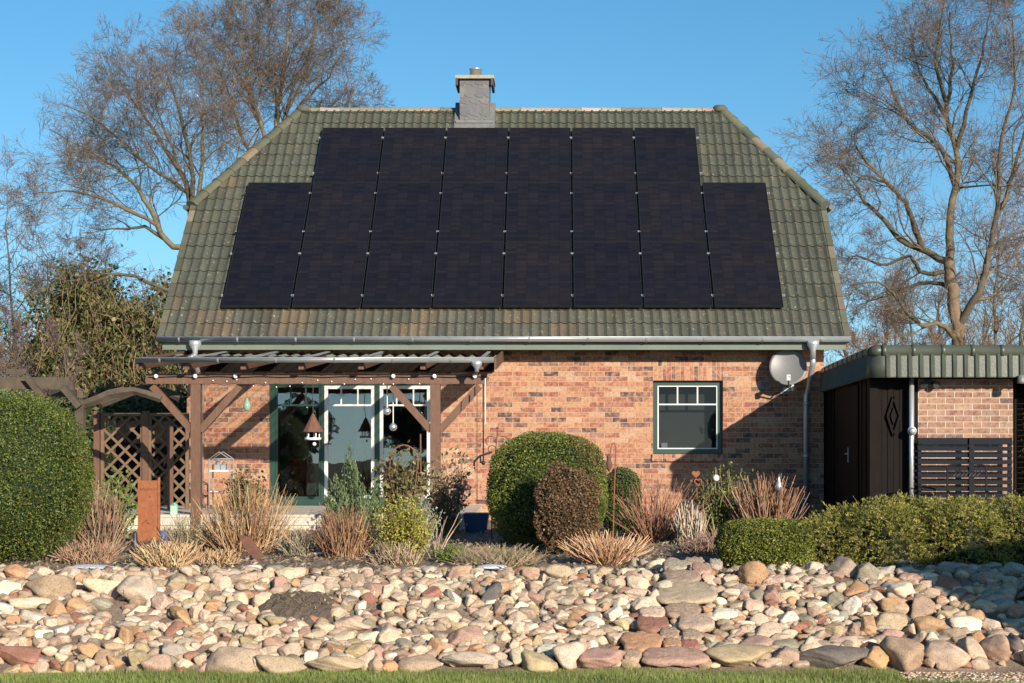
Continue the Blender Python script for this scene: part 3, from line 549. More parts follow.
for sx, li in ((-1, olc), (1, oli)):
    for sy in (-1, 1):
        mb = MB(); ridge_line(mb, (HX+sx*(HW+.02), DR+sy*(RUN-RH+.02), ZH+.02), (HX+sx*RW, DR, ZR-.02), li, r=.115); mb.build('hip_tiles', M['vcol'], house)
    mb = MB(); mb.lathe((HX+sx*(RW-.05), DR-.02, ZR-.05), [(.14, -.02), (.145, .06), (.10, .11), (.02, .125)], 12, col=(.08, .08, .06)); mb.build('ridge_end_cap', M['vcol'], house, smooth=True)
    # verge: overlapping edge tiles
    for side in (0, 1):
        mb = MB(); n = int(HS/.335)+1
        for k in range(n):
            v0, v1 = k*.335, min((k+1)*.335, HS); x0 = HX+sx*HW
            def pt(v, nz, x): y, z = ED+v*CA-nz*SA, ZE+v*SA+nz*CA; return (x, y if side == 0 else 2*DR-y, z)
            c = jit(random.choice(olc if sx < 0 or k > 4 else [(.12, .105, .075), (.15, .125, .09), (.09, .085, .06)]), .25); xa, xb = x0-sx*.07, x0+sx*.03; V = []
            for v, n0, n1 in ((v0-.02, -.10, .055), (v1, -.10, .035)):
                V += [pt(v, n0, xa), pt(v, n0, xb), pt(v, n1, xb), pt(v, n1, xa)]
            mb.add(V, [(0, 1, 2, 3), (7, 6, 5, 4), (0, 4, 5, 1), (1, 5, 6, 2), (2, 6, 7, 3), (3, 7, 4, 0)], c)
        mb.build('verge_tiles', M['vcol'], house)
    # half-hip gutter stub seen from the front
    mb = MB(); gy0, gy1 = DR-(RUN-RH)-.08, DR+(RUN-RH)+.08; gx = HX+sx*(HW+.12)
    mb.tube([(gx, gy0, ZH-.03), (gx, gy1, ZH-.03)], .045, 12); mb.build('half_hip_gutter', M['shedtile'], house, smooth=True)
# front gutter: half-round trough with bead and joints
def gutter(name, x0, x1, y, z, r, parent, mat, joint=.93, jc=True):
    mb = MB(); k = 10; V = []
    for x in (x0, x1):
        for rr in (r, r-.008):
            for j in range(k+1): t = math.pi+math.pi*j/k; V.append((x, y+math.cos(t)*rr, z+math.sin(t)*rr))
    m = k+1; Fs = []
    for j in range(k): Fs += [(j, j+1, 2*m+j+1, 2*m+j), (m+j+1, m+j, 3*m+j, 3*m+j+1), (j, m+j, m+j+1, j+1), (2*m+j, 2*m+j+1, 3*m+j+1, 3*m+j)]
    Fs += [(0, 2*m, 3*m, m), (k, m+k, 3*m+k, 2*m+k), tuple(range(k, -1, -1)), tuple(2*m+j for j in range(k+1))]
    mb.add(V, Fs); mb.tube([(x0, y-r, z+.004), (x1, y-r, z+.004)], .011, 8)
    g = mb.build(name, mat, parent, smooth=True)
    mb = MB(); x = x0+.35
    while x < x1-.1:
        pts = [(x, y+math.cos(t)*(r+.006), z+math.sin(t)*(r+.006)) for t in [math.pi+math.pi*j/8 for j in range(9)]]
        mb = MB(); mb.tube([(x-.015, y, z), (x+.015, y, z)], r+.006, 4) if False else None
        k = len(pts); V = [(x+o, p[1], p[2]) for o in (-.015, .015) for p in pts]; mb.add(V, [(i, i+1, k+i+1, k+i) for i in range(k-1)]); mb.build('joint_collar', mat, g, smooth=True)
        x += joint
    return g
GR = .072; GY = ED-.02; GZ = E+(PY-337.5)*GY/F
g = gutter('gutter', HX-HW-.02, HX+HW+.03, GY, GZ, GR, house, M['zinc'])
# down pipes
def funnel(mb, x, y, z): mb.lathe((x, y, z), [(.045, -.30), (.045, -.16), (.10, -.06), (.10, -.0)], 16)
xp = (195-PX)*GY/F; mb = MB(); funnel(mb, xp, GY, GZ-.05); mb.tube([(xp, GY, GZ-.3), (xp, GY+.1, GZ-.45), (xp, DW-.09, GZ-.75), (xp, DW-.09, .9)], .042, 12); mb.build('downpipe', M['pipe'], house, smooth=True)
xp = (813-PX)*GY/F; xq = (806-PX)*(DW-.1)/F; mb = MB(); funnel(mb, xp, GY, GZ-.05)
mb.tube([(xp, GY, GZ-.3), (xp, GY+.02, GZ-.42), (xq+.04, GY+.45, GZ-.78), (xq, DW-.10, GZ-.92), (xq, DW-.10, .72)], .045, 14)
for z in (2.6, 1.75, 1.05): mb.tube([(xq, DW-.10, z), (xq, DW-.10, z+.05)], .053, 14); mb.box(xq-.012, xq+.012, DW-.10, DW, z, z+.03)
mb.build('downpipe', M['pipe'], house, smooth=True)
# chimney
cx0, cx1 = (460-PX)/54., (489.5-PX)/54.; cy = 31.72; zc0, zc1 = ZR-.7, E+(PY-80.2)/54.
chim = MB(); chim.box(cx0, cx1, cy, cy+.58, zc0, zc1); chim = chim.build('chimney', M['slate'], house)
mb = MB(); k = 0; z = zc0+.25; tw = .185
while z < zc1-.02:
    for i in range(-1, 4):
        x = cx0+(i+(k % 2)*.5)*tw*.98; V = []; pl = [(0, .21), (tw, .21), (tw, .05), (tw*.5, -.02), (0, .05)] if False else [(0, .20), (tw*.98, .20), (tw*.98, .08), (tw*.80, .005), (tw*.2, .03), (0, .08)]
        pl = [(max(cx0, min(cx1, x+a)), min(z+b, zc1)) for a, b in pl]
        if max(p[0] for p in pl)-min(p[0] for p in pl) < .02: continue
        y0 = cy-.012-.004*(k % 3); n = len(pl); V = [(a, y0-.008 if b < z+.1 else y0, b) for a, b in pl]+[(a, cy+.001, b) for a, b in pl]
        mb.add(V, [tuple(range(n-1, -1, -1))]+[(j, (j+1) % n, n+(j+1) % n, n+j) for j in range(n)], jit((.115, .115, .12) if random.random() < .8 else (.14, .135, .13), .10))
    z += .115; k += 1
mb.build('slate_cladding', M['vcol'], chim)
mb = MB(); zt = E+(PY-80.0)/54.; mb.box(cx0-.08, cx1+.09, cy-.1, cy+.68, zt, zt+.06); mb.build('chimney_cap', M['concrete'], chim)
mb = MB(); zb = zt-.125
mb.box(cx0-.075, cx0-.03, cy-.09, cy+.67, zb, zt-.002); mb.box(cx1+.03, cx1+.075, cy-.09, cy+.67, zb, zt-.002); mb.build('cap_skirt', M['blackpl'], chim)
mb = MB(); xm = (475-PX)/54.; mb.lathe((xm, cy+.29, zt+.06), [(.11, 0), (.11, .17), (.118, .17), (.118, .195), (.09, .195), (.09, .05)], 24); mb.build('flue_pipe', M['steel'], chim, smooth=True)
mb = MB(); vz = lambda y: ZE+(y-ED)*TAN
V = [(cx0-.1, cy-.16, vz(cy-.16)+.06), (cx1+.1, cy-.16, vz(cy-.16)+.06), (cx1+.1, cy+.35, ZR+.12), (cx0-.1, cy+.35, ZR+.12), (cx0-.1, cy-.16, vz(cy-.16)), (cx1+.1, cy-.16, vz(cy-.16)), (cx1+.1, cy+.35, ZR-.05), (cx0-.1, cy+.35, ZR-.05)]
mb.add(V, [(0, 1, 2, 3), (0, 4, 5, 1), (1, 5, 6, 2), (3, 2, 6, 7), (0, 3, 7, 4)])
mb.tube([(cx0-.07, cy-.05, vz(cy-.05)+.09), (cx1+.07, cy-.05, vz(cy-.05)+.09)], .035, 8); mb.build('lead_flashing', M['lead'], chim)
# ------------------------------------------------------------------ window
def frame(mb, x0, x1, z0, z1, y0, y1, w, wb=None):
    wb = wb or w; mb.box(x0, x0+w, y0, y1, z0, z1); mb.box(x1-w, x1, y0, y1, z0, z1); mb.box(x0+w, x1-w, y0, y1, z1-w, z1); mb.box(x0+w, x1-w, y0, y1, z0, z0+wb)
win = MB(); fy = DW+.09; frame(win, wo[0]+.004, wo[1]-.004, wo[2]+.004, wo[3]-.004, fy, fy+.08, .075); win = win.build('window', M['green'], house)
a0, a1, b0, b1 = wo[0]+.08, wo[1]-.08, wo[2]+.08, wo[3]-.08
mb = MB(); frame(mb, a0, a1, b0, b1, fy+.01, fy+.06, .018)
zt = zw(405); mb.box(a0+.018, a1-.018, fy+.012, fy+.058, zt, zt+.022)
for q in (1/3, 2/3): x = a0+(a1-a0)*q; mb.box(x-.011, x+.011, fy+.012, fy+.058, zt+.022, b1-.018)
mb.build('glazing_bars', M['white'], win)
mb = MB(); mb.box(a0+.01, a1-.01, fy+.03, fy+.036, b0+.01, b1-.01); mb.build('window_pane', M['glass_w'], win)
mb = MB(); mb.box(a0-.04, a1+.04, fy+.32, fy+.33, b0, b1+.1)
mb.build('roller_blind', M['curtain'], win)
mb = MB(); mb.box(a0+.07, a0+.17, fy+.14, fy+.2, b0+.0, b0+.10); mb.build('window_ornament', M['white'], win)
# ------------------------------------------------------------------ terrace doors (one glazed unit)
dr = MB(); fy = DW+.08; y0, y1 = fy, fy+.09
gx = [xw(269), xw(274.5), xw(320), xw(323.5), xw(374), xw(379), xw(430), xw(437)]
zb, ztop = do[2]+.02, do[3]
dr.box(gx[0]+.003, gx[1], y0, y1, zb, ztop-.003); dr.box(gx[2], gx[3], y0, y1, zb, ztop-.003); dr.box(gx[4], gx[5], y0, y1, zb, ztop-.003); dr.box(gx[6], gx[7]-.003, y0, y1, zb, ztop-.003)
for a, b in ((1, 2), (3, 4), (5, 6)): dr.box(gx[a], gx[b], y0, y1, ztop-.07, ztop-.003); dr.box(gx[a], gx[b], y0, y1, zb, zb+.11)
dr = dr.build('terrace_door', M['green'], house)
for n_, (a, b) in enumerate(((1, 2), (3, 4), (5, 6))):
    leaf = MB(); A, B = gx[a]+.002, gx[b]-.002; z0_, z1_ = zb+.112, ztop-.072; w = .03 if n_ == 0 else .055
    frame(leaf, A, B, z0_, z1_, fy+.012, fy+.075, w); zt = zw(406); leaf.box(A+w, B-w, fy+.014, fy+.073, zt, zt+.03)
    for q in (1/3, 2/3): x = A+(B-A)*q; leaf.box(x-.011, x+.011, fy+.02, fy+.06, zt+.03, z1_-w)
    leaf = leaf.build('door_leaf', M['green' if n_ == 0 else 'white'], dr)
    mb = MB(); mb.box(A+w-.01, B-w+.01, fy+.04, fy+.046, z0_+w-.01, z1_-w+.01); mb.build('glass_pane', M['glass'], dr)
mb = MB(); mb.box(gx[3]-.03, gx[3]-.01, fy-.05, fy-.03, zw(446), zw(438)); mb.tube([(gx[3]-.02, fy, zw(444)), (gx[3]-.02, fy-.05, zw(444)), (gx[3]+.1, fy-.05, zw(444))], .01, 8); mb.build('door_handle', M['black'], dr)
mb = MB()   # curtains inside
for xa, xb in ((xw(276), xw(284)), (xw(352), xw(372)), (xw(418), xw(430))):
    V = []; n = 24
    for i in range(n+1):
        x = xa+(xb-xa)*i/n; y = fy+.35+.03*math.sin(i*1.6); V += [(x, y, ZF+.05), (x, y, do[3]+.1)]
    mb.add(V, [(2*i, 2*i+2, 2*i+3, 2*i+1) for i in range(n)])
mb.build('door_curtain', M['curtain'], dr)
# poinsettia inside the left door
t = thing('potted_poinsettia', 'red leaved pot plant standing inside the left terrace door', 'pot plant', (xw(289), DW+.75, ZF))
mb = MB(); mb.box(xw(280), xw(298), DW+.6, DW+.9, ZF, ZF+.42); mb.build('stool', M['wood'], t)
mb = MB(); mb.lathe((xw(289), DW+.75, ZF+.42), [(.07, 0), (.1, .16), (.1, .18)], 14); mb.build('flower_pot', M['rust'], t, smooth=True)
mb = MB()
for _ in range(90):
    a = random.uniform(0, 6.28); r = random.uniform(.02, .2); c = Vector((xw(289)+r*math.cos(a), DW+.75+r*math.sin(a), ZF+.66+random.uniform(-.05, .14))); u = Vector((math.cos(a), math.sin(a), .3))*.07; v = Vector((-math.sin(a), math.cos(a), 0))*.03
    mb.add([c-u, c+v, c+u, c-v], [(0, 1, 2, 3)], jit((.5, .03, .03), .3) if random.random() < .7 else (.05, .12, .03))
mb.build('flower_leaves', M['leaf'], t)
# ================================================================== SOLAR PANELS
pw, ph = 1.134, 1.722; gap = .030; v0 = None
rowv = []      # slope positions from the photo rows
def slope_v(py):      # slope distance from eave of the panel plane at image row py
    a, b = 0, SL
    for _ in range(40):
        m = (a+b)/2; y = ED+m*CA-.11*SA; z = ZE+m*SA+.11*CA
        if PY-(z-E)*F/y > py: a = m
        else: b = m
    return a
vb = slope_v(306.8); vt = slope_v(128.2); stp = (vt-vb)/3; print('panel rows', vb, vt, stp)
yb = ED+vb*CA-.11*SA; XL = (220.6-PX)*yb/F; XRr = (784.5-PX)*yb/F; pit = (XRr-XL)/8; print('panel pitch', pit)
pw = pit-gap; ph = stp-.010
def make_panel():
    t = thing('solar_panel', 'x', 'solar panel', (0, 0, 0), 'solar panels on the house roof')
    mb = MB(); w, h = pw, ph
    for a in ((0, .012, 0, h), (w-.012, w, 0, h), (.012, w-.012, 0, .012), (.012, w-.012, h-.012, h)): mb.box(a[0], a[1], -.018, .018, a[2], a[3])
    mb.build('panel_frame', M['black'], t)
    mb = MB(); mb.box(.012, w-.012, -.012, .012, .012, h-.012); mb.build('cell_sheet', M['cells'], t); return t
clamp = MB(); clamp.box(-.014, .014, -.024, .004, -.018, .018)
proto = None; rn = {0: 'bottom', 1: 'middle', 2: 'top'}; on = ['leftmost', 'second', 'third', 'fourth', 'fifth', 'sixth', 'seventh', 'rightmost']
for c in range(8):
    for r in range(3):
        if r == 2 and c in (0, 7): continue
        if proto is None: proto = make_panel(); o = proto
        else: o = copy_tree(proto)
        v = vb+r*stp; o.location = (XL+c*pit+gap/2, ED+v*CA-.11*SA, ZE+v*SA+.11*CA); o.rotation_euler = (ANG-math.pi/2, 0, 0)
        o['label'] = (f"black solar panel, {'fourth of six from left' if False else ''}" if False else f"black solar panel in the {rn[r]} row of the roof array, {on[c]+(' column from left' if 0 < c < 7 else ' column')}")
        for q, zz in enumerate((.28, 1.40)):
            for xx in ((pw+gap/2,) if c else (-gap/2-.015, pw+gap/2)):
                me = bpy.data.meshes.get('clampmesh')
                if me is None:
                    tmp = clamp.build('clamp', M['zinc'], origin=(0, 0, 0)); me = tmp.data; me.name = 'clampmesh'; bpy.data.objects.remove(tmp)
                k = bpy.data.objects.new('clamp', me); COL.objects.link(k); k.parent = o; k.location = (xx+(.02 if (c == 7 or (c == 6 and r == 2)) and xx > 0 else 0), 0, zz*ph/1.722)
# ================================================================== SATELLITE DISH
dc = W(788, 367, 27.62); t = thing('satellite_dish', 'round grey satellite dish mounted on the brick wall beside the downpipe', 'satellite dish', (dc.x, DW, dc.z))
mb = MB(); nrm = Vector((-.12, -1, .28)).normalized(); a = nrm.cross(Vector((0, 0, 1))).normalized(); b = a.cross(nrm)*-1; R_ = .31; V = []; k = 40; rings = 8
for sgn in (0, 1):
    for i in range(rings+1):
        for j in range(k):
            r = R_*i/rings*(1 if not sgn else 1.0); th = 2*math.pi*j/k
            V.append(dc+a*(r*math.cos(th)*.97)+b*(r*math.sin(th))+nrm*(r*r*.62-.03-.012*sgn))
m = (rings+1)*k
Fs = [(i*k+j, i*k+(j+1) % k, (i+1)*k+(j+1) % k, (i+1)*k+j) for i in range(rings) for j in range(k)]; Fs += [tuple(m+q for q in f[::-1]) for f in Fs]
Fs += [(rings*k+j, rings*k+(j+1) % k, m+rings*k+(j+1) % k, m+rings*k+j) for j in range(k)]
mb.add(V, Fs); mb.build('reflector', M['dish'], t, smooth=True)
lnb = dc+nrm*.42-b*-.0+Vector((0, 0, -.30)); mb = MB(); mb.tube([dc+Vector((0, .04, -.30)), dc+Vector((0, -.12, -.34)), lnb], .014, 8); mb.build('feed_arm', M['dish'], t)
mb = MB(); mb.tube([lnb+nrm*.03, lnb-nrm*.09+Vector((0, 0, .05))], [.03, .035], 12); mb.box(lnb.x-.03, lnb.x+.03, lnb.y-.03, lnb.y+.03, lnb.z-.04, lnb.z+.05); mb.build('receiver_head', M['pipe'], t)
mb = MB(); mb.tube([dc-nrm*.03, dc-nrm*.16+Vector((.02, 0, -.1)), (dc.x+.05, DW-.25, dc.z-.3), (dc.x+.05, DW-.01, dc.z-.3)], .024, 10); mb.box(dc.x-.04, dc.x+.14, DW-.02, DW-.001, dc.z-.38, dc.z-.2); mb.build('wall_bracket', M['pipe'], t)
for px, py, lab in ((765, 385, 'square white louvre vent left of the satellite dish bracket'), (785.5, 390, 'square white louvre vent under the satellite dish')):
    x, z = xw(px), zw(py); t = thing('wall_vent', lab, 'vent', (x, DW, z), 'vents in the brick wall'); mb = MB(); frame(mb, x-.085, x+.085, z-.065, z+.065, DW-.02, DW-.002, .015); mb.build('vent_frame', M['stand'], t)
    mb = MB()
    for i in range(4): mb.beam((x-.07, DW-.012, z-.04+.027*i), (x+.07, DW-.012, z-.04+.027*i), .016, .006, up=(0, .7, 1))
    mb.build('louvres', M['stand'], t)
# ================================================================== TERRACE
mb = MB(); tx0, tx1 = (78-PX)*25/F, (472-PX)*25/F; nb = 12
mb.box(tx0, tx1, 25.0, DW-.002, .60, ZF-.045); struct('terrace', mb, M['terrace'])
mb = MB(); k = 0; x = tx0-.02
while x < tx1:
    y = 24.97
    while y < DW-.1: mb.box(x+.004, min(x+.496, tx1+.02), y+.003, min(y+.397, DW-.003), ZF-.044, ZF-.001, jit((.48, .43, .35), .1)); y += .4
    for zz in (.70, .815): mb.box(x+.005, min(x+.495, tx1+.0), 24.955, 24.998, zz, zz+.108, jit((.50, .44, .35), .08))
    x += .5
struct('terrace_slabs', mb, M['vcol'])
# ================================================================== PATIO COVER
PD = 25.0; sp = F/PD
def xp_(px, D=PD): return (px-PX)*D/F
def zp(py, D=PD): return E+(PY-py)*D/F
pc = thing('patio_cover', 'brown timber patio cover with grey gutter in front of the terrace doors', 'patio cover', (xp_(316), 26.6, ZF))
bz0, bz1 = zp(384), zp(374); PX1, PX2 = xp_(196.5), xp_(435.5)
for x in (PX1, PX2):
    mb = MB(); mb.box(x-.072, x+.072, PD-.07, PD+.07, ZF-.2, bz0-.001); mb.build('post', M['wood'], pc)
    for s in (-1, 1):
        h = bz0-zp(457 if x == PX1 else 422); h = .62
        mb = MB(); mb.beam((x+s*.06, PD, bz0-h-.06), (x+s*(h+.02), PD, bz0-.03), .10, .10, up=(0, 1, 0)); mb.build('brace', M['wood'], pc)
mb = MB(); mb.box(xp_(147), xp_(487), PD-.08, PD+.08, bz0, bz1); mb.build('front_beam', M['wood'], pc)
zwall = E+(PY-352)*DW/F-.02
mb = MB(); mb.box(xp_(147), xp_(487), DW-.09, DW-.003, zwall-.30, zwall-.14); mb.build('wall_beam', M['wood_dark'], pc)  # dark board material stands in for shade under the patio roof
FD = 24.55; zfr = E+(PY-361)*FD/F
def roofz(y): return zfr+(zwall-zfr)*(y-FD)/(DW-FD)
for px in (146, 192, 248, 305, 364, 425, 482):
    x = xp_(px); mb = MB(); mb.beam((x, FD+.06, roofz(FD+.06)-.065), (x, DW-.01, roofz(DW)-.065), .075, .115); mb.build('rafter', M['wood'], pc)
M['sheet'] = glassmat('clear_roof_sheet', .06, (.93, .92, .90))
rx0, rx1 = (139-PX)*FD/F, (494-PX)*FD/F
mb = MB(); V = []; n = 110
for i in range(n+1):
    x = rx0+(rx1-rx0)*i/n; dz = .012*math.sin(i*math.pi/2)
    V += [(x, FD+.02, roofz(FD)+dz+.01), (x, DW-.01, roofz(DW)+dz+.01)]
mb.add(V, [(2*i, 2*i+2, 2*i+3, 2*i+1) for i in range(n)]); sh = mb.build('roof_sheet', M['sheet'], pc)
mb = MB()
for px in (192, 248, 305, 364, 425, 482): x = xp_(px)*1.0; mb.beam((x, FD, roofz(FD)+.035), (x, DW-.01, roofz(DW)+.035), .05, .02)
mb.build('sheet_clamp_rail', M['pipe'], pc)
mb = MB(); mb.beam((rx1+.02, FD-.02, roofz(FD)-.04), (rx1+.02, DW-.01, roofz(DW)-.04), .03, .17); mb.beam((rx0-.02, FD-.02, roofz(FD)-.04), (rx0-.02, DW-.01, roofz(DW)-.04), .03, .17); mb.build('side_board', M['wood'], pc)
gg = gutter('gutter', rx0-.03, rx1+.0, FD-.06, zfr+.035, .062, pc, M['zinc'], joint=.83)
xo = (477-PX)*FD/F; mb = MB(); mb.lathe((xo, FD-.06, zfr-.16), [(.03, 0), (.032, .05), (.075, .10), (.08, .16)], 14); mb.build('gutter_outlet', M['pipe'], pc, smooth=True)
# rain chain and thin rods hanging from the outlet
mb = MB(); z = zfr-.17
while z > zp(500, FD): mb.tube([(xo, FD-.06, z), (xo+.006, FD-.06, z-.02), (xo, FD-.06, z-.04)], .007, 5); z -= .045
tag(mb.build('rain_chain', M['rustd']), 'thin brown rain chain hanging from the patio gutter outlet', 'rain chain')
xr = (485-PX)*FD/F; mb = MB(); mb.tube([(xr, FD+.1, zp(378, FD)), (xr, FD+.1, zp(424, FD))], .008, 6); tag(mb.build('hanging_rod', M['cotton']), 'thin white rod hanging at the right end of the patio beam', 'rod')
xr = (483.3-PX)*FD/F; mb = MB(); mb.tube([(xr, FD, zp(384, FD)), (xr, FD, zp(463, FD))], .010, 6); mb.ball((xr, FD, zp(463, FD)), .03); tag(mb.build('dark_wind_chime', M['black'], smooth=True), 'slim dark wind chime hanging beside the rain chain', 'wind chime')
# bulbs on the beam
t = thing('string_lights', 'string of round white bulbs along the brown patio beam', 'string lights', (xp_(316), PD-.12, zp(376)))
mb = MB(); bx = [158, 197, 237, 394, 435, 475]; pts = []
for i, px in enumerate(range(150, 487, 6)): pts.append((xp_(px), PD-.10, zp(377)+.006*math.sin(px*.15)))
mb.tube(pts, .006, 5); mb.build('cord', M['black'], t)
for px in bx:
    mb = MB(); mb.ball((xp_(px), PD-.13, zp(376.5)), .032); mb.build('bulb', M['bulb'], t, smooth=True)
t = thing('fairy_lights', 'tiny white fairy lights hanging below the patio beam', 'fairy lights', (xp_(316), PD+.1, zp(386)))
mb = MB(); mb.tube([(xp_(px), PD-.09, zp(384.5)+.012*math.sin(px*.3)) for px in range(205, 432, 5)], .004, 4); mb.build('cord', M['black'], t)
for i, px in enumerate(range(214, 430, 13)):
    mb = MB(); mb.ball((xp_(px)+random.uniform(-.03, .03), PD-.10, zp(384.5+random.uniform(-6, 3))), .010, 8); mb.build('bulb', M['bulb'], t, smooth=True)
# bird feeder
fx = (313-PX)*24.7/F; fz = lambda py: zp(py, 24.7)
t = thing('bird_feeder', 'hanging bird feeder with pointed brown roof and white tray', 'bird feeder', (fx, 24.7, fz(440)))
mb = MB(); mb.tube([(fx, 24.7, fz(414)), (fx, 24.7, fz(383))], .006, 5); mb.build('cord', M['black'], t)
mb = MB(); V = []; k = 12
mb.lathe((fx, 24.7, fz(432)), [(.15, 0), (.152, .012), (.085, .13), (.02, .255), (.006, .27)], 10); mb.build('roof', M['rustd'], t)
mb = MB(); mb.lathe((fx, 24.7, fz(440)), [(.02, 0), (.115, .0), (.125, .035), (.11, .035), (.1, .012)], 12)
for j in range(5): a = j*1.2566+.3; mb.tube([(fx+.09*math.cos(a), 24.7+.09*math.sin(a), fz(440)), (fx+.09*math.cos(a), 24.7+.09*math.sin(a), fz(432)+.01)], .010, 6)
mb.build('tray', M['white'], t, smooth=True)
mb = MB(); mb.ball((fx+.02, 24.7, fz(444)), .028, 8); mb.build('hanging_ball', M['bulb'], t, smooth=True)
# hanging glass lantern left, two glass balls right
lx_ = xp_(244.5); t = thing('hanging_glass_bottle', 'slim greenish glass bottle lantern hanging left of the doors', 'lantern', (lx_, 25.2, zp(412)))
mb = MB(); mb.tube([(lx_, 25.2, zp(399)), (lx_, 25.2, zp(384))], .004, 5); mb.build('cord', M['black'], t)
mb = MB(); mb.lathe((lx_, 25.2, zp(411)), [(.01, 0), (.045, .02), (.055, .08), (.045, .13), (.02, .16), (.02, .19)], 14); mb.build('bottle', surf('green_glass', (.22, .36, .27), .15, var=.1), t, smooth=True)
for px, py, lab in ((386.5, 411, 'upper left hanging cracked glass ball before the terrace door'), (392.5, 427, 'lower hanging cracked glass ball before the terrace door')):
    x, z = xp_(px), zp(py); t = thing('hanging_glass_ball', lab, 'glass ball', (x, 25.1, z), 'glass balls hanging from the patio beam')
    mb = MB(); mb.tube([(x, 25.1, z+.05), (x, 25.1, zp(384))], .008, 5); mb.build('cord', M['cotton'], t)
    mb = MB(); mb.ball((x, 25.1, z), .058, 16); mb.build('ball', M['steel'], t, smooth=True)
# white plant stand with small house lantern
sx0, sx1, sd = xp_(209, 26.5), xp_(229.5, 26.5), 26.5; q = lambda py: zp(py, sd)
t = thing('plant_stand', 'white wire plant stand with arched top behind the left patio post', 'plant stand', ((sx0+sx1)/2, sd, ZF))
mb = MB()
for x in (sx0, sx1):
    for y in (sd, sd+.3): mb.tube([(x, y, ZF), (x, y, q(459))], .012, 6)
for y in (sd, sd+.3):
    mb.tube([(sx0, y, q(459)), ((sx0+sx1)/2, y, q(452)), (sx1, y, q(459))], .008, 6); mb.tube([(sx0, y, q(459)), (sx1, y, q(459))], .008, 6)
mb.build('frame', M['stand'], t, smooth=True)
mb = MB(); mb.box(sx0, sx1, sd, sd+.3, q(471.5), q(470)); mb.build('shelf', M['white'], t)
mb = MB(); mb.box(sx0, sx1, sd, sd+.3, q(492), q(491)); mb.build('shelf', M['white'], t)
xm = xp_(217, sd); zb = q(470)+.002; t = thing('toy_house_lantern', 'small pale house shaped lantern on the white plant stand', 'lantern', (xm, sd+.12, zb))
mb = MB(); mb.box(xm-.05, xm+.03, sd+.08, sd+.18, zb, zb+.08); mb.box(xm+.04, xm+.12, sd+.08, sd+.18, zb, zb+.075); mb.build('walls', M['zinc'], t)
mb = MB(); mb.lathe((xm-.01, sd+.13, zb+.081), [(.06, 0), (.0, .09)], 4); mb.lathe((xm+.08, sd+.13, zb+.076), [(.055, 0), (.0, .06)], 4); mb.build('roof', M['zinc'], t)
# ================================================================== SHED
SD = 23.8; FDs = 23.45
def sxx(px, D=SD): return (px-PX)*D/F
def szz(py, D=SD): return E+(PY-py)*D/F
XS = 4.35; XE = 11.0
shed = thing('garden_shed', 'flat roofed brick and dark board shed with green tiled roof edge', 'shed', (6.5, 26, .73))
mb = MB(); mb.box(sxx(918), sxx(1013), SD, SD+.2, .5, szz(379)); mb.build('brick_wall', M['brick_shed'], shed)
mb = MB(); zt = szz(381)
n = 26; DWX = DW+.6
for i in range(n):      # dark board side wall facing the house front path
    y0 = SD+.10+i*(DWX-SD-.2)/n; y1 = y0+(DWX-SD-.2)/n; mb.box(XS+.012*(i % 2), XS+.08, y0+.004, y1-.004, .6, 3.0-.03*i/n)
mb.build('side_wall', M['wood_dark'], shed)
mb = MB(); a, b = sxx(876), sxx(906); n = 5
for i in range(n): x0 = a+(b-a)*i/n; mb.box(x0+.003, x0+(b-a)/n-.003, SD+.02+.008*(i % 2), SD+.07, .6, szz(379))
front = mb.build('front_boards', M['wood_dark'], shed)
mb = MB(); mb.box(sxx(906)+.002, sxx(918)-.002, SD+.0, SD+.12, .5, szz(379)); mb.build('corner_post', M['wood_dark'], shed)
mb = MB(); mb.box(XS-.03, XS+.09, SD-.03, SD+.09, .6, 3.02); mb.build('corner_post', M['wood_dark'], shed)
mb = MB(); cx_, cz = sxx(893.5), szz(416); w, h = .085, .27; y = SD-.012
for p, q_ in (((0, h), (w, 0)), ((w, 0), (0, -h)), ((0, -h), (-w, 0)), ((-w, 0), (0, h))): mb.beam((cx_+p[0], y, cz+p[1]), (cx_+q_[0], y, cz+q_[1]), .03, .022, up=(0, 1, 0))
mb.add([(cx_, y-.004, cz+h*.45), (cx_+w*.5, y-.004, cz), (cx_, y-.004, cz-h*.45), (cx_-w*.5, y-.004, cz), (cx_, y+.02, cz+h*.45), (cx_+w*.5, y+.02, cz), (cx_, y+.02, cz-h*.45), (cx_-w*.5, y+.02, cz)], [(3, 2, 1, 0), (0, 1, 5, 4), (1, 2, 6, 5), (2, 3, 7, 6), (3, 0, 4, 7)])
mb.build('diamond_trim', M['wood_dark'], shed)
mb = MB(); dy = SD+2.0
mb.box(XS-.02, XS-.002, dy-1.0, dy+1.0, .8, 2.85); door = mb.build('door', M['wood_dark'], shed)
mb = MB(); yh = 25.6; xh = XS-.03; zh = E+(PY-455)*yh/F; mb.box(xh, xh+.03, yh-.02, yh+.02, zh-.11, zh+.11); mb.tube([(xh, yh, zh+.02), (xh-.04, yh, zh+.02), (xh-.04, yh-.10, zh+.02)], .009, 6); mb.build('handle', M['steel'], door)
mb = MB(); zf2 = 2.94; mb.box(XS+.1, XE, DW-.4, DW-.2, .6, 2.9); mb.box(XE-.15, XE, SD+.2, DW-.4, .6, 2.9); mb.box(sxx(1013)+.02, XE-.2, SD+1.2, SD+1.3, .6, 2.9); mb.build('rear_walls', M['wood_dark'], shed)
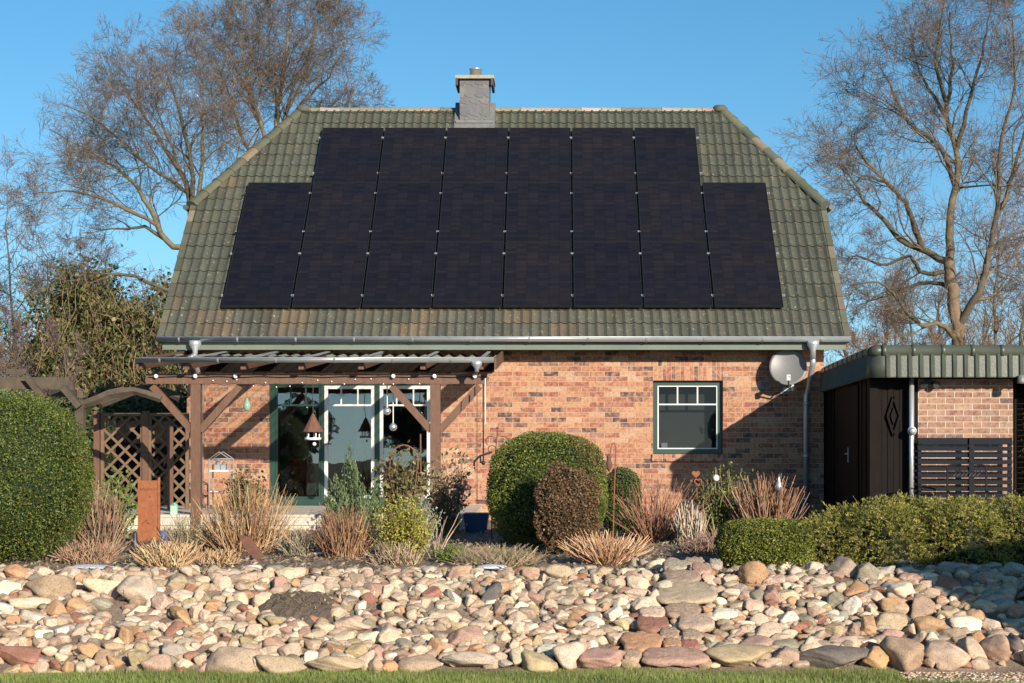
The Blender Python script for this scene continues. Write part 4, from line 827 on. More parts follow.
# roof slab
RXL = 4.30; zT0, zT1 = E+1.10, E+.96; zB0, zB1 = E+.715, E+.615
mb = MB(); V = [(RXL+.05, FDs+.06, zT0-.03), (XE+.3, FDs+.06, zT0-.03), (XE+.3, DW-.15, zT1-.03), (RXL+.05, DW-.15, zT1-.03)]; V += [(x, y, z-.10) for x, y, z in V]
mb.add(V, [(0, 1, 2, 3), (7, 6, 5, 4), (0, 4, 5, 1), (1, 5, 6, 2), (2, 6, 7, 3), (3, 7, 4, 0)]); mb.build('roof_slab', M['lead'], shed)
mb = MB(); V = [(RXL+.06, FDs+.07, zB0+.05), (XE, FDs+.07, zB0+.05), (XE, DW-.16, zB1+.05), (RXL+.06, DW-.16, zB1+.05)]; V += [(x, y, z+.02) for x, y, z in V]
mb.add(V, [(3, 2, 1, 0), (4, 5, 6, 7), (0, 1, 5, 4), (3, 0, 4, 7)]); mb.build('roof_underside', M['wood_dark'], shed)
def hung_tiles(mb, p0, p1, zt0, zt1, zb0, zb1, out, pitch=.152):
    p0, p1 = Vector(p0), Vector(p1); d = (p1-p0); ln = d.length; d /= ln; out = Vector(out); n = int(ln/pitch); pitch = ln/n; per = 8; V = []
    for i in range(n*per+1):
        s = i/(n*per); u = (i % per)/per; w = math.exp(-((u-.5)*2/.42)**2) if False else 0
        pr = .030*max(0, math.sin(math.pi*min(1, u/.42)))**.8 if u < .42 else 0.0
        p = p0+d*(s*ln); zt = zt0+(zt1-zt0)*s; zb = zb0+(zb1-zb0)*s
        for z, o in ((zt, pr+.02), (zb+.012, pr*1.15+.035), (zb, pr+.03), (zb, -.01)): V.append((p.x+out.x*o, p.y+out.y*o, z))
    m = n*per; mb.add(V, [(4*i+j, 4*i+4+j, 4*i+5+j, 4*i+1+j) for i in range(m) for j in range(3)], [jit((.125, .155, .115), .10) for _ in range(m) for j in range(3)] if False else None)
mb = MB(); hung_tiles(mb, (RXL+.16, FDs, 0), (XE+.3, FDs, 0), zT0-.06, zT0-.06, zB0, zB0, (0, -1, 0)); mb.build('front_tile_edge', M['shedtile'], shed, smooth=False)
mb = MB(); hung_tiles(mb, (RXL, DW-.16, 0), (RXL, FDs+.16, 0), zT1-.06, zT0-.06, zB1, zB0, (-1, 0, 0)); mb.build('side_tile_edge', M['shedtile'], shed)
mb = MB(); cc = Vector((RXL+.16, FDs+.16)); V = []; k = 10
for j in range(k+1):
    th = math.pi+math.pi/2*j/k; bul = .015
    for z, r in ((zT0-.04, .18), (zT0-.2, .20), (zB0, .225), (zB0, .16)): V.append((cc.x+math.cos(th)*r, cc.y+math.sin(th)*r, z))
mb.add(V, [(4*i+j, 4*i+4+j, 4*i+5+j, 4*i+1+j) for i in range(k) for j in range(3)]); mb.build('corner_tile', M['shedtile'], shed, smooth=True)
def capline(mb, p0, p1, r=.085, seg=.40):
    p0, p1 = Vector(p0), Vector(p1); ln = (p1-p0).length; d = (p1-p0)/ln; n = max(1, int(ln/seg))
    for i in range(n):
        a = p0+d*(ln*i/n-.015); b = p0+d*(ln*(i+1)/n+.015); mb.tube([a, a.lerp(b, .12), a.lerp(b, .13), b], [r*1.07, r*1.07, r*.98, r*.98], 12)
mb = MB(); capline(mb, (RXL+.14, FDs+.03, zT0-.02), (XE+.3, FDs+.03, zT0-.02)); capline(mb, (RXL+.03, FDs+.12, zT0-.02), (RXL+.03, DW-.17, zT1-.02)); mb.ball((RXL+.07, FDs+.07, zT0-.02), .115, 14, sz=.8)
mb.build('cap_tiles', M['shedtile'], shed, smooth=True)
xq = sxx(911.5, SD-.1); mb = MB(); mb.tube([(xq, SD-.1, .72), (xq, SD-.1, szz(378, SD-.1))], .036, 14); mb.build('downpipe', M['pipe'], shed, smooth=True)
mb = MB(); mb.lathe((xq, SD-.145, szz(431)), [(.055, 0), (.062, .0), (.062, .012), (.001, .02)], 18, axis='Y'); mb.ball((xq, SD-.15, szz(431)), .055, 14); tag(mb.build('pipe_rosette', M['pipe'], smooth=True), 'round grey disc ornament fixed to the shed pipe', 'ornament')
xl = sxx(928); t = thing('wall_spotlight', 'small black twin spotlight under the shed roof edge', 'spotlight', (xl, SD-.02, szz(384)))
mb = MB(); mb.box(xl-.03, xl+.03, SD-.05, SD-.002, szz(382)-.03, szz(382)+.04); mb.build('mount', M['blackpl'], t)
for s in (-1, 1): mb = MB(); mb.tube([(xl+s*.06, SD-.04, szz(383)), (xl+s*.09, SD-.15, szz(385))], [.035, .055], 12); mb.build('lamp_head', M['blackpl'], t, smooth=True)
# slatted screen before the brick wall
t = thing('slatted_screen', 'dark navy horizontal slat screen in front of the shed brick wall', 'screen', (sxx(965, 23.6), 23.6, .73))
x0, x1 = sxx(918, 23.6), sxx(1012, 23.6); z = szz(440, 23.6); k = 0
mb = MB(); mb.box(x0, x1, 23.585, 23.61, z-.06, z+.03); z -= .093
while z > .8: mb.box(x0, x1, 23.585, 23.61, z-.054, z); z -= .0925
mb.build('slats', M['navy'], t)
for px in (971,): mb = MB(); xx = sxx(px, 23.6); mb.box(xx-.035, xx+.035, 23.555, 23.583, .7, szz(438, 23.6)); mb.build('upright', M['navy'], t)
mb = MB(); mb.box(x0-.0, x0+.05, 23.612, 23.66, .7, szz(438, 23.6)); mb.box(x1-.05, x1, 23.612, 23.66, .7, szz(438, 23.6)); mb.build('post', M['navy'], t)
# louvred black post panel at the right of the shed
t = thing('louvred_fence_panel', 'dark louvred fence panel right of the shed brick wall', 'fence', (sxx(1018, 24.2), 24.2, .73))
x0, x1 = sxx(1013.5, 24.2), sxx(1023, 24.2); mb = MB(); mb.box(x0, x0+.03, 24.15, 24.23, .7, szz(379)); mb.build('post', M['wood_dark'], t)
mb = MB(); z = .9
while z < szz(385): mb.beam((x0+.03, 24.18, z), (x1, 24.18, z), .09, .015, up=(0, .6, 1)); z += .075
mb.build('louvres', M['wood_dark'], t)
xl = sxx(1021, 23.4); t = thing('wall_lamp', 'small pale grey wall lamp at the right end of the shed', 'lamp', (xl, 23.4, szz(384)))
mb = MB(); mb.lathe((xl, 23.38, szz(384.5)), [(.055, 0), (.06, .03), (.05, .11), (.01, .125)], 14); mb.build('shade', M['dish'], t, smooth=True)
mb = MB(); mb.beam((xl, 23.39, szz(381)), (xl, SD+.1, szz(380)), .02, .02); mb.build('bracket', M['black'], t)
# garden bench: black wrought iron, lattice back
BD = 22.6; bx0, bx1 = (949-PX)*BD/F, (988-PX)*BD/F; bz = lambda py: E+(PY-py)*BD/F; g0 = .73
t = thing('garden_bench', 'black wrought iron garden bench before the slatted screen', 'bench', ((bx0+bx1)/2, BD, g0))
ztop = bz(466); mb = MB(); n = 10
mb.tube([(bx0+(bx1-bx0)*i/n, BD+.1, ztop+.035*math.sin(math.pi*i/n)) for i in range(n+1)], .012, 6)
for z in (bz(472), bz(477), bz(482)): mb.tube([(bx0, BD+.09, z), (bx1, BD+.09, z)], .009, 6)
for i in range(7): x = bx0+.1+(bx1-bx0-.2)*i/6; mb.tube([(x-.03, BD+.1, ztop), (x+.03, BD+.1, bz(472)), (x-.03, BD+.09, bz(477))], .006, 5)
mb.build('backrest', M['black'], t)
mb = MB(); zs = g0+.42
for i in range(6): mb.box(bx0, bx1, BD-.38+i*.075, BD-.33+i*.075, zs, zs+.015)
mb.build('seat', M['black'], t)
for x in (bx0, bx1):
    mb = MB(); mb.tube([(x, BD+.14, g0), (x, BD+.09, zs), (x, BD+.1, ztop)], .014, 6); mb.build('leg', M['black'], t); mb = MB(); mb.tube([(x, BD-.38, g0), (x, BD-.36, zs+.2), (x, BD+.08, zs+.24)], .014, 6); mb.build('armrest', M['black'], t)
# ================================================================== off-frame hut added unseen, a board screen shaped to shade the right corner
caster = thing('shadow_screen', 'unseen sloped board screen added to cast the shadow on the right corner', 'fence', (8.3, 11.9, 0))
mb = MB(); x0, x1, y0, y1 = 6.80, 10.2, 11.8, 11.9; V = [(x0, y0, 0), (x1, y0, 0), (x1, y1, 0), (x0, y1, 0), (x0, y0, 3.12), (x1, y0, 3.84), (x1, y1, 3.84), (x0, y1, 3.12)]
mb.add(V, [(0, 1, 5, 4), (1, 2, 6, 5), (2, 3, 7, 6), (3, 0, 4, 7)]); mb.build('wall', M['wood_old'], caster)
mb = MB(); mb.beam((x0-.02, (y0+y1)/2, 3.145), (x1+.1, (y0+y1)/2, 3.885), y1-y0+.06, .04); mb.build('coping', M['lead'], caster)
# ================================================================== TRELLIS FENCE + ARBOUR (left)
TD = 26.6; tx = lambda px: (px-PX)*TD/F; tz = lambda py: E+(PY-py)*TD/F
for a, b, lab in ((101, 144, 'brown diamond lattice fence panel behind the rusty sign'), (148, 189, 'brown diamond lattice fence panel beside the left patio post')):
    t = thing('lattice_panel', lab, 'fence panel', ((tx(a)+tx(b))/2, TD, .8), 'lattice fence panels on the left')
    x0, x1, z0, z1 = tx(a), tx(b), .86, tz(413); w = .045; st = .155
    mb = MB(); mb.box(x0-.0, x0+.05, TD-.025, TD+.025, z0, z1); mb.box(x1-.05, x1, TD-.025, TD+.025, z0, z1); mb.box(x0+.05, x1-.05, TD-.025, TD+.025, z1-.05, z1); mb.box(x0+.05, x1-.05, TD-.025, TD+.025, z0, z0+.05); mb.build('panel_frame', M['lattice'], t)
    mb = MB(); W_, H_ = x1-x0-.08, z1-z0-.08; X0, Z0 = x0+.04, z0+.04; dd = st*1.414
    for s, yy in ((1, TD-.008), (-1, TD+.008)):
        c = -H_
        while c < W_+H_:
            pts = []
            # line x = c + t, z = t (s=1)  or z = H - t (s=-1)
            ta, tb = max(0, -c), min(H_, W_-c)
            if tb-ta > .04:
                pa = (X0+c+ta, yy, Z0+(ta if s > 0 else H_-ta)); pb = (X0+c+tb, yy, Z0+(tb if s > 0 else H_-tb)); mb.beam(pa, pb, .012, .038, up=(0, 0, 1)) if False else mb.beam(pa, pb, .038, .012, up=(0, 1, 0))
            c += dd
    mb.build('lattice', M['lattice'], t)
for px, lab in ((97.5, 'left'), (146, 'middle'), (171, 'slim'),):
    x = tx(px); mb = MB(); mb.box(x-.045, x+.045, TD-.06, TD+.03 if px != 171 else TD-.03, .7, tz(411 if px < 160 else 425))
    tag(mb.build('fence_post', M['wood']), {'left': 'reddish brown post at the left end of the lattice fence', 'middle': 'brown post between the two lattice panels', 'slim': 'weathered post left of the patio post'}[lab], 'post', 'posts of the lattice fence')
# dark board fence behind the lattice
t = MB()
for i in range(6): x = tx(94)+i*.155; t.box(x, x+.148, 27.9, 27.92+.01*(i % 2), .7, 2.35)
tag(t.build('board_fence', M['wood_dark']), 'dark board fence standing behind the lattice panels', 'fence')
# rustic arbour: square posts, long beams, arched braces
AD = 24.2; ax = lambda px, D=AD: (px-PX)*D/F; az = lambda py, D=AD: E+(PY-py)*D/F
t = thing('timber_arbour', 'weathered grey timber arbour with curved beams behind the left hedge ball', 'arbour', (ax(60), AD, .73))
for px, D in ((80.5, AD), (30, AD+2.0), (-10, AD)):
    mb = MB(); x = ax(px, D); mb.box(x-.06, x+.06, D-.06, D+.06, .7, az(400, AD)); mb.build('post', M['wood_old'], t)
for a, b, w in (((ax(-60), AD, az(384.5)), (ax(74), AD, az(385.5)), .12), ((ax(-60), AD+1, az(380, AD+1)), (ax(50), AD+1, az(381, AD+1)), .1), ((ax(40), AD+.6, az(392)), (ax(76), AD+.2, az(394)), .1)):
    mb = MB(); mb.beam(a, b, .1, w); mb.build('long_beam', M['wood_old'], t)
for q in ((28, 375, 47, 399), (66, 388, 82, 407), (10, 372, 30, 372.5)):
    mb = MB(); mb.beam((ax(q[0]), AD-.12, az(q[1])), (ax(q[2]), AD-.12, az(q[3])), .08, .12, up=(0, 1, 0)); mb.build('cross_beam', M['wood_old'], t)
for D, off in ((AD, 0), (AD+1.2, 4)):
    mb = MB(); pts = [(79, 406), (95, 401), (110, 394.5), (122, 391), (134, 391), (148, 394), (161, 399)]
    mb.tube([(ax(a, AD), D+random.uniform(-.01, .01), az(b-off+random.uniform(-.7, .7), AD)) for a, b in pts], [random.uniform(.052, .075) for _ in pts], 5)
    mb.build('arched_beam', M['wood_old'], t)
# ================================================================== GARDEN ORNAMENTS
# rusty name sign
QD = 21.7; qx = lambda px: (px-PX)*QD/F; qz = lambda py: E+(PY-py)*QD/F
t = thing('rusty_sign', 'tall orange rusty metal sign panel with small cut letters', 'sign', (qx(149), QD, .72))
mb = MB(); mb.box(qx(139.6), qx(158), QD, QD+.012, .80, qz(480.5)); mb.build('panel', M['rust'], t)
for px in (139, 159): mb = MB(); mb.box(qx(px)-.013, qx(px)+.013, QD-.01, QD+.02, .6, qz(478.6)); mb.ball((qx(px), QD+.005, qz(478.3)), .016, 8); mb.build('post', M['rust'], t)
textmesh('WENN I F', .052, .001, t, (qx(149), QD-.003, qz(490.6)), M['rustd']); textmesh('+', .07, .001, t, (qx(150), QD-.003, qz(498.8)), M['rustd']); textmesh('. ..', .07, .001, t, (qx(151.5), QD-.003, qz(514.6)), M['rustd'])
mb = MB(); mb.tube([(qx(142), QD-.005, qz(524)), (qx(144.5), QD-.005, qz(521.5)), (qx(146.5), QD-.005, qz(519.6)), (qx(148), QD-.005, qz(523)), (qx(150), QD-.005, qz(524))], .006, 5); mb.build('cut_motif', M['rustd'], t)
# rust plate leaning in straw
p = W(262, 553, 19.6); t = MB(); V = []; pl = [(237, 534), (250, 537), (262, 552), (270, 566), (276, 575), (266, 572), (255, 560), (244, 547)]
for dd in (0, .03): V += [tuple(W(a, b, 19.3+dd+(575-b)*.012)) for a, b in pl]
n = len(pl); t.add(V, [tuple(range(n)), tuple(range(2*n-1, n-1, -1))]+[(i, n+i, n+(i+1) % n, (i+1) % n) for i in range(n)]); tag(t.build('rusted_metal_leaf', M['rustd']), 'large dark rusted metal leaf leaning in the big straw clump', 'metal leaf')
# blue pot, black pot, small blue pot
def pot(name, lab, px, py0, py1, D, wt, wb, mat, square=True):
    x = (px-PX)*D/F; z0 = E+(PY-py1)*D/F; z1 = E+(PY-py0)*D/F; mb = MB(); a, b = wt/2, wb/2; k = 4 if square else 20; o = math.pi/4 if square else 0; q = 1.414 if square else 1
    V = []
    for r, z in ((b, z0), (a, z1), (a*.9, z1), (a*.85, z1-.06)):
        for j in range(k): V.append((x+r*q*math.cos(o+2*math.pi*j/k), D+r*q*math.sin(o+2*math.pi*j/k), z))
    Fs = [(i*k+j, i*k+(j+1) % k, (i+1)*k+(j+1) % k, (i+1)*k+j) for i in range(3) for j in range(k)]+[tuple(range(k-1, -1, -1)), tuple(3*k+j for j in range(k))]
    mb.add(V, Fs); return tag(mb.build(name, mat, smooth=not square), lab, 'pot')
pot('blue_pot', 'square tapered dark blue planter beside the round green bush', 476.5, 513, 540, 24.2, .365, .24, M['bluepot'])
pot('black_pot', 'black round plant pot under the broad leaved bush', 436, 512, 533, 24.7, .33, .22, M['blackpl'], False)
pot('small_blue_pot', 'small violet blue pot just right of the rusty sign', 164.5, 531, 545, 22.5, .16, .12, surf('violet_pot', (.08, .10, .26), .5), False)
x, z = W(172, 523, 24.9).x, ZF; t = thing('green_lantern', 'small mint green lantern standing on the terrace edge', 'lantern', (x, 25.05, ZF))
mb = MB(); mb.box(x-.045, x+.045, 25.0, 25.09, ZF, ZF+.13); mb.build('body', surf('mint_paint', (.35, .6, .42), .5), t); mb = MB(); mb.lathe((x, 25.045, ZF+.131), [(.06, 0), (.01, .04)], 4); mb.build('roof', surf('mint_paint_dark', (.2, .42, .3), .5), t)
# black bird figure
bp = W(135, 552, 20.6); t = MB(); t.lathe((bp.x, bp.y, gh(bp.y)), [(.03, 0), (.055, .05), (.05, .13), (.022, .19), (.03, .23), (.02, .26), (.002, .265)], 12); t.tube([(bp.x-.01, bp.y, gh(bp.y)+.235), (bp.x-.075, bp.y-.01, gh(bp.y)+.225)], [.018, .004], 8); tag(t.build('bird_figure', M['blackpl'], smooth=True), 'small black bird figure at the foot of the rusty sign', 'figure')
# iron flower stake with glass ball
fd = 23.0; fp = lambda a, b: W(a, b, fd)
t = thing('flower_stake', 'curled iron flower stake with clear ball beside the blue pot', 'garden stake', (fp(494, 540).x, fd, .73))
mb = MB(); mb.tube([(fp(491.5, 540).x, fd, .7), fp(492, 500), fp(494, 465), fp(496, 448), fp(497.5, 430)], .008, 6)
for s in (-1, 1):
    for r, cx_, cy_ in ((5.2, 497+s*6.0, 441), (3.8, 497+s*5.0, 449)):
        mb.tube([fp(cx_+r*math.cos(a), cy_-r*.9*math.sin(a)) for a in [(-2.6 if s > 0 else -.5)+s*-0+q*.42 for q in range(12)]], .007, 5)
mb.ball(tuple(fp(497.5, 428)), .018, 8); mb.build('curls', M['rustd'], t)
mb = MB(); mb.ball(tuple(fp(495, 458)), .055, 16); mb.build('glass_ball', M['steel'], t, smooth=True)
mb = MB(); mb.tube([fp(474, 466), fp(474.5, 461), fp(480, 456), fp(486, 454), fp(492, 452)], .014, 6); mb.tube([fp(480.5, 456), fp(480.5, 463)], .011, 6); mb.build('hook_arm', M['black'], t)
# crook stake with rusty bird right of the round bush
cd = 22.5; cp = lambda a, b: W(a, b, cd)
t = thing('crook_stake', 'slim rusty crook stake with hanging figure right of the round bush', 'garden stake', (cp(614, 540).x, cd, .72))
mb = MB(); mb.tube([(cp(613, 540).x, cd, .7), cp(614, 500), cp(615.5, 460), cp(616, 448), cp(614.5, 443), cp(612.5, 443), cp(611, 448), cp(610.5, 455)], .008, 6); mb.build('rod', M['rust'], t)
mb = MB(); mb.lathe(tuple(cp(609, 472)), [(.005, 0), (.035, .05), (.045, .11), (.03, .16), (.035, .2), (.005, .24)], 10); mb.build('figure', M['rustd'], t, smooth=True)
# hoops
hd = 23.4; hp = lambda a, b: W(a, b, hd)
t = MB(); t.tube([hp(390+14*(1-math.cos(a))*1.0, 462-17*math.sin(a)) for a in [i*math.pi/12 for i in range(13)]]+[(hp(418, 462).x, hd, .75)], .009, 6); t.tube([(hp(390, 462).x, hd, .75), hp(390, 462)], .009, 6)
tag(t.build('plant_hoop', M['rust'], smooth=True), 'tall rusty plant hoop over the broad leaved bush', 'plant hoop')
t = MB(); t.tube([(hp(420, 462).x, hd+.2, .75), hp(420.5, 434)], .011, 6); tag(t.build('plant_stake', M['lattice']), 'straight pale stake rising from the broad leaved bush', 'stake')
# rusty trellis frame, hearts, white globe, silver drop by the right clumps
rd = 23.2; rp = lambda a, b: W(a, b, rd)
t = thing('rusty_trellis', 'low rusty square plant support frame below the window', 'plant support', (rp(722, 520).x, rd, .73))
mb = MB(); mb.tube([(rp(737.5, 530).x, rd, .7), rp(737.5, 481)], .022, 8); mb.tube([(rp(703, 530).x, rd, .7), rp(703, 482)], .010, 6)
for y in (482, 507): mb.tube([rp(700, y), rp(737, y)], .008, 6)
mb.build('frame', M['rustd'], t)
t = MB()
for cx_, cy_, r, fill in ((696, 474, 4.2, 1), (698, 482, 3.6, 0)):
    pts = []
    for i in range(25):
        a = 2*math.pi*i/24; pts.append((cx_+r*.062*16*math.sin(a)**3, cy_-r*.062*(13*math.cos(a)-5*math.cos(2*a)-2*math.cos(3*a)-math.cos(4*a))))
    if fill: V = [tuple(W(a, b, rd+o)) for o in (0, .012) for a, b in pts[:-1]]; n = 24; t.add(V, [tuple(range(n)), tuple(range(2*n-1, n-1, -1))]+[(i, n+i, n+(i+1) % n, (i+1) % n) for i in range(n)])
    else: t.tube([rp(a, b) for a, b in pts], .011, 5)
t.tube([rp(697, 487), (rp(697, 520).x, rd, .7)], .007, 5); tag(t.build('heart_stake', M['rust']), 'rusty double heart garden stake below the window', 'garden stake')
t = thing('globe_stake', 'white globe on thin stake among the green canes', 'garden stake', (rp(716, 530).x, rd-.1, .72)); mb = MB(); mb.ball(tuple(W(716, 478, rd-.1)), .045, 16); mb.build('globe', M['bulb'], t, smooth=True)
mb = MB(); mb.tube([W(716, 480, rd-.1), (rp(716, 530).x, rd-.1, .7)], .005, 5); mb.build('stake', M['black'], t)
t = thing('drop_ornament', 'silver glass drop ornament standing among the reddish canes', 'ornament', (rp(779, 530).x, rd-.5, .72)); c = W(779, 492, rd-.5); mb = MB(); mb.lathe(tuple(c), [(.002, 0), (.035, .03), (.048, .07), (.03, .12), (.012, .18), (.002, .24)], 16); mb.build('drop', M['steel'], t, smooth=True)
mb = MB(); mb.tube([c, (c.x, c.y, .7)], .005, 5); mb.build('stake', M['black'], t)
t = MB(); n = 14; V = []
for o in (0, .015): V += [tuple(W(688+12*math.cos(math.pi*i/n), 514-15*math.sin(math.pi*i/n), 22.5+o)) for i in range(n+1)]+[tuple(W(676, 532, 22.5+o)), tuple(W(700, 532, 22.5+o))]
m = n+3; t.add(V, [tuple(range(m)), tuple(range(2*m-1, m-1, -1))]+[(i, m+i, m+(i+1) % m, (i+1) % m) for i in range(m)]); tag(t.build('arched_metal_plate', M['black']), 'dark arched metal plate behind the dry grey stems', 'metal plate')
# metal fish grille among stones (right)
# ================================================================== BUSHES
def leafquads(P, Nn, size, cols, aspect=.55, tilt=.8):
    n = len(P); r = rng.normal(size=(n, 3)); d = Nn*(1-tilt)+r*tilt; d /= np.linalg.norm(d, axis=1)[:, None]
    r2 = rng.normal(size=(n, 3)); u = np.cross(d, r2); u /= np.linalg.norm(u, axis=1)[:, None]; v = np.cross(d, u)
    s = size*rng.uniform(.6, 1.3, (n, 1)); u = u*s; v = v*s*aspect
    V = np.stack([P-u, P+v, P+u, P-v], 1).reshape(-1, 3); Fa = np.arange(4*n).reshape(n, 4); return V, Fa, cols
def pick(n, pal, var=.2):
    pal = np.array(pal); c = pal[rng.integers(0, len(pal), n)]; return c*(1+rng.uniform(-var, var, (n, 1)))
def superpts(n, c, rad, e=2.4, lo=.93, hi=1.03, zmin=-.98, lump=.05, seed=0):
    U = rng.normal(size=(n, 3)); U /= np.linalg.norm(U, axis=1)[:, None]
    q = (np.abs(U)**e).sum(1)**(-1/e); ph = np.random.default_rng(seed).uniform(0, 6, 8)
    l = 1+lump*(np.sin(U[:, 0]*6+ph[0])*np.sin(U[:, 1]*5+ph[1])+.6*np.sin(U[:, 2]*9+ph[2]+U[:, 0]*4)+.5*np.sin(U[:, 0]*14+ph[3])*np.sin(U[:, 2]*13+ph[4]))
    P = U*(q*l)[:, None]; k = P[:, 2] > zmin; P, U = P[k], U[k]
    return P*np.array(rad)*rng.uniform(lo, hi, (len(P), 1))+np.array(c), U
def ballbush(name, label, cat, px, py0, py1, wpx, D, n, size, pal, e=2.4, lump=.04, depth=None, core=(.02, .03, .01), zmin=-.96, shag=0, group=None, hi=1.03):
    s = F/D; cx = (px-PX)/s; z1 = E+(PY-py0)/s; z0 = gh(D)-.02; rz = (z1-z0)/2; rx = wpx/2/s; ry = depth or rx
    t = thing(name, label, cat, (cx, D, z0), group); c = (cx, D, z0+rz)
    mb = MB(); U, Fa = ICO[3]; q = (np.abs(U)**e).sum(1)**(-1/e); P = U*q[:, None]*np.array([rx, ry, rz])*.86+np.array(c); mb.addnp(P, Fa, np.tile(core, (len(Fa), 1))); mb.build('dark_core', M['twig'], t, smooth=True)  # solid dark core added inside the foliage to stop see-through
    P, U = superpts(n, c, (rx, ry, rz), e, .88, hi, zmin, lump, seed=int(px)); cl = pick(len(P), pal)
    tone = 1+.28*np.sin(P[:, :1]*7+px)*np.sin(P[:, 2:]*8+2)*np.sin(P[:, 1:2]*6)
    bs = (np.sin(P[:, 0]*3.1+px)+np.sin(P[:, 2]*4.3+px*.7)+np.sin(P[:, 0]*7.7+P[:, 2]*5.9)) > 1.9; cl[bs] = cl[bs]*.55+np.array([.10, .065, .03])*.6
    k = rng.uniform(0, 1, len(P)) < .012; P[k] += U[k]*rng.uniform(.01, .05, (int(k.sum()), 1))
    mb = MB(); mb.addnp(*leafquads(P, U, size, cl*tone)); mb.build('foliage', M['leaf'], t); return t
box_pal = [(.12, .155, .022), (.09, .13, .02), (.17, .19, .03), (.23, .23, .045), (.065, .095, .018), (.145, .17, .03)]
ballbush('hedge_ball', 'large clipped round green hedge ball at the left edge', 'hedge', 3, 392, 567, 170, 19.4, 62000, .013, [(.08, .12, .020), (.115, .155, .026), (.14, .17, .03), (.055, .09, .016), (.19, .175, .04)], e=2.3, lump=.012)
ballbush('topiary_bush', 'big clipped round green bush in front of the brick wall', 'bush', 547.5, 434, 545, 117, 22.0, 42000, .014, box_pal, e=2.8, lump=.02)
ballbush('topiary_bush', 'small clipped green ball right of the big round bush', 'bush', 621, 469, 530, 40, 24.3, 9000, .015, [(.08, .12, .025), (.12, .15, .035), (.05, .08, .02)], e=2.6)
ballbush('box_hedge', 'low clipped oblong green hedge behind the stones', 'hedge', 765, 519, 566, 95, 18.75, 26000, .0135, [(.15, .165, .025), (.19, .20, .03), (.26, .24, .05), (.09, .11, .02), (.12, .145, .025)], e=3.0, lump=.03, depth=.42)
# brown twiggy bush = dense fine twigs ball
ballbush('brown_bush', 'rounded brown twiggy bush before the big round green bush', 'bush', 566, 468, 545, 60, 20.6, 15000, .016, [(.17, .085, .045), (.11, .06, .032), (.24, .135, .065), (.14, .095, .045), (.19, .14, .06)], e=2.6, lump=.09, core=(.04, .025, .015), zmin=-.9, hi=1.06)
# spreading juniper: arching feathery sprays
def juniper():
    D = 19.3; t = thing('spreading_juniper', 'wide spreading yellow-green juniper before the shed', 'juniper', (W(920, 540, D).x, D, .72))
    mb = MB(); tw = MB(); x0, x1 = W(806, 0, 19).x, W(1075, 0, 19).x; nb = 0
    JL = [(3.0+.30*i, 19.35+.28*math.sin(i*2.3), .50, .78+.1*math.sin(i*1.7), min(.52+.12*i, .76)+.04*math.sin(i*3.1)) for i in range(11)]
    for cx_, cy_, rx, ry, rz in JL:
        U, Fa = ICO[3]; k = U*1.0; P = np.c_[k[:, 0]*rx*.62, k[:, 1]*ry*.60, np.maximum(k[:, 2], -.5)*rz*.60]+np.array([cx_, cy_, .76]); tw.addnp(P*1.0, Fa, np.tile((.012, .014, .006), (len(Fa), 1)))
    tw.build('dark_core', M['twig'], t)  # dark solid hulls added behind the sprays, not modelled branches
    pal = [(.26, .24, .045), (.19, .20, .035), (.34, .29, .07), (.13, .15, .03), (.30, .25, .075)]
    Ps, Us, Cs = [], [], []
    for _ in range(13000):
        cx_, cy_, rx, ry, rz = random.choice(JL)
        th = random.uniform(0, 6.283); ph = math.acos(random.uniform(-.12, 1)); u = Vector((math.sin(ph)*math.cos(th), math.sin(ph)*math.sin(th), math.cos(ph)))
        if u.y > .55: continue
        q_ = random.choice((1, 1, .9, .78)); p = Vector((cx_+u.x*rx*.95*q_, cy_+u.y*ry*.92*q_, .76+u.z*rz*.86*q_)); d = (u+Vector((random.gauss(0, .7), random.gauss(0, .4), random.gauss(.1, .35)))).normalized()
        ln = random.uniform(.05, .13)*(1.0 if random.random() > .02 else 1.7); m = 12; c = random.choice(pal); c = np.array(c)*random.uniform(.7, 1.25)
        for q in range(m):
            f = q/(m-1); pp = p+d*(ln*f)+Vector((0, 0, -.04*f*f)); Ps.append(np.array(pp)+rng.normal(0, .010*(1-f*.6), 3)); Us.append(np.array(d)); Cs.append(c*(.75+.5*f))
    P, U, C = np.array(Ps), np.array(Us), np.array(Cs); k = P[:, 2] > .70; P, U, C = P[k], U[k], C[k]
    n = len(P); r = rng.normal(size=(n, 3)); d = U+r*.55; d /= np.linalg.norm(d, axis=1)[:, None]; v = np.cross(d, rng.normal(size=(n, 3))); v /= np.linalg.norm(v, axis=1)[:, None]
    d = d*.024*rng.uniform(.6, 1.4, (n, 1)); v = v*.0052; mb.addnp(np.stack([P-d*.4, P+v, P+d, P-v], 1).reshape(-1, 3), np.arange(4*n).reshape(n, 4), C); mb.build('foliage', M['leaf'], t)
juniper()
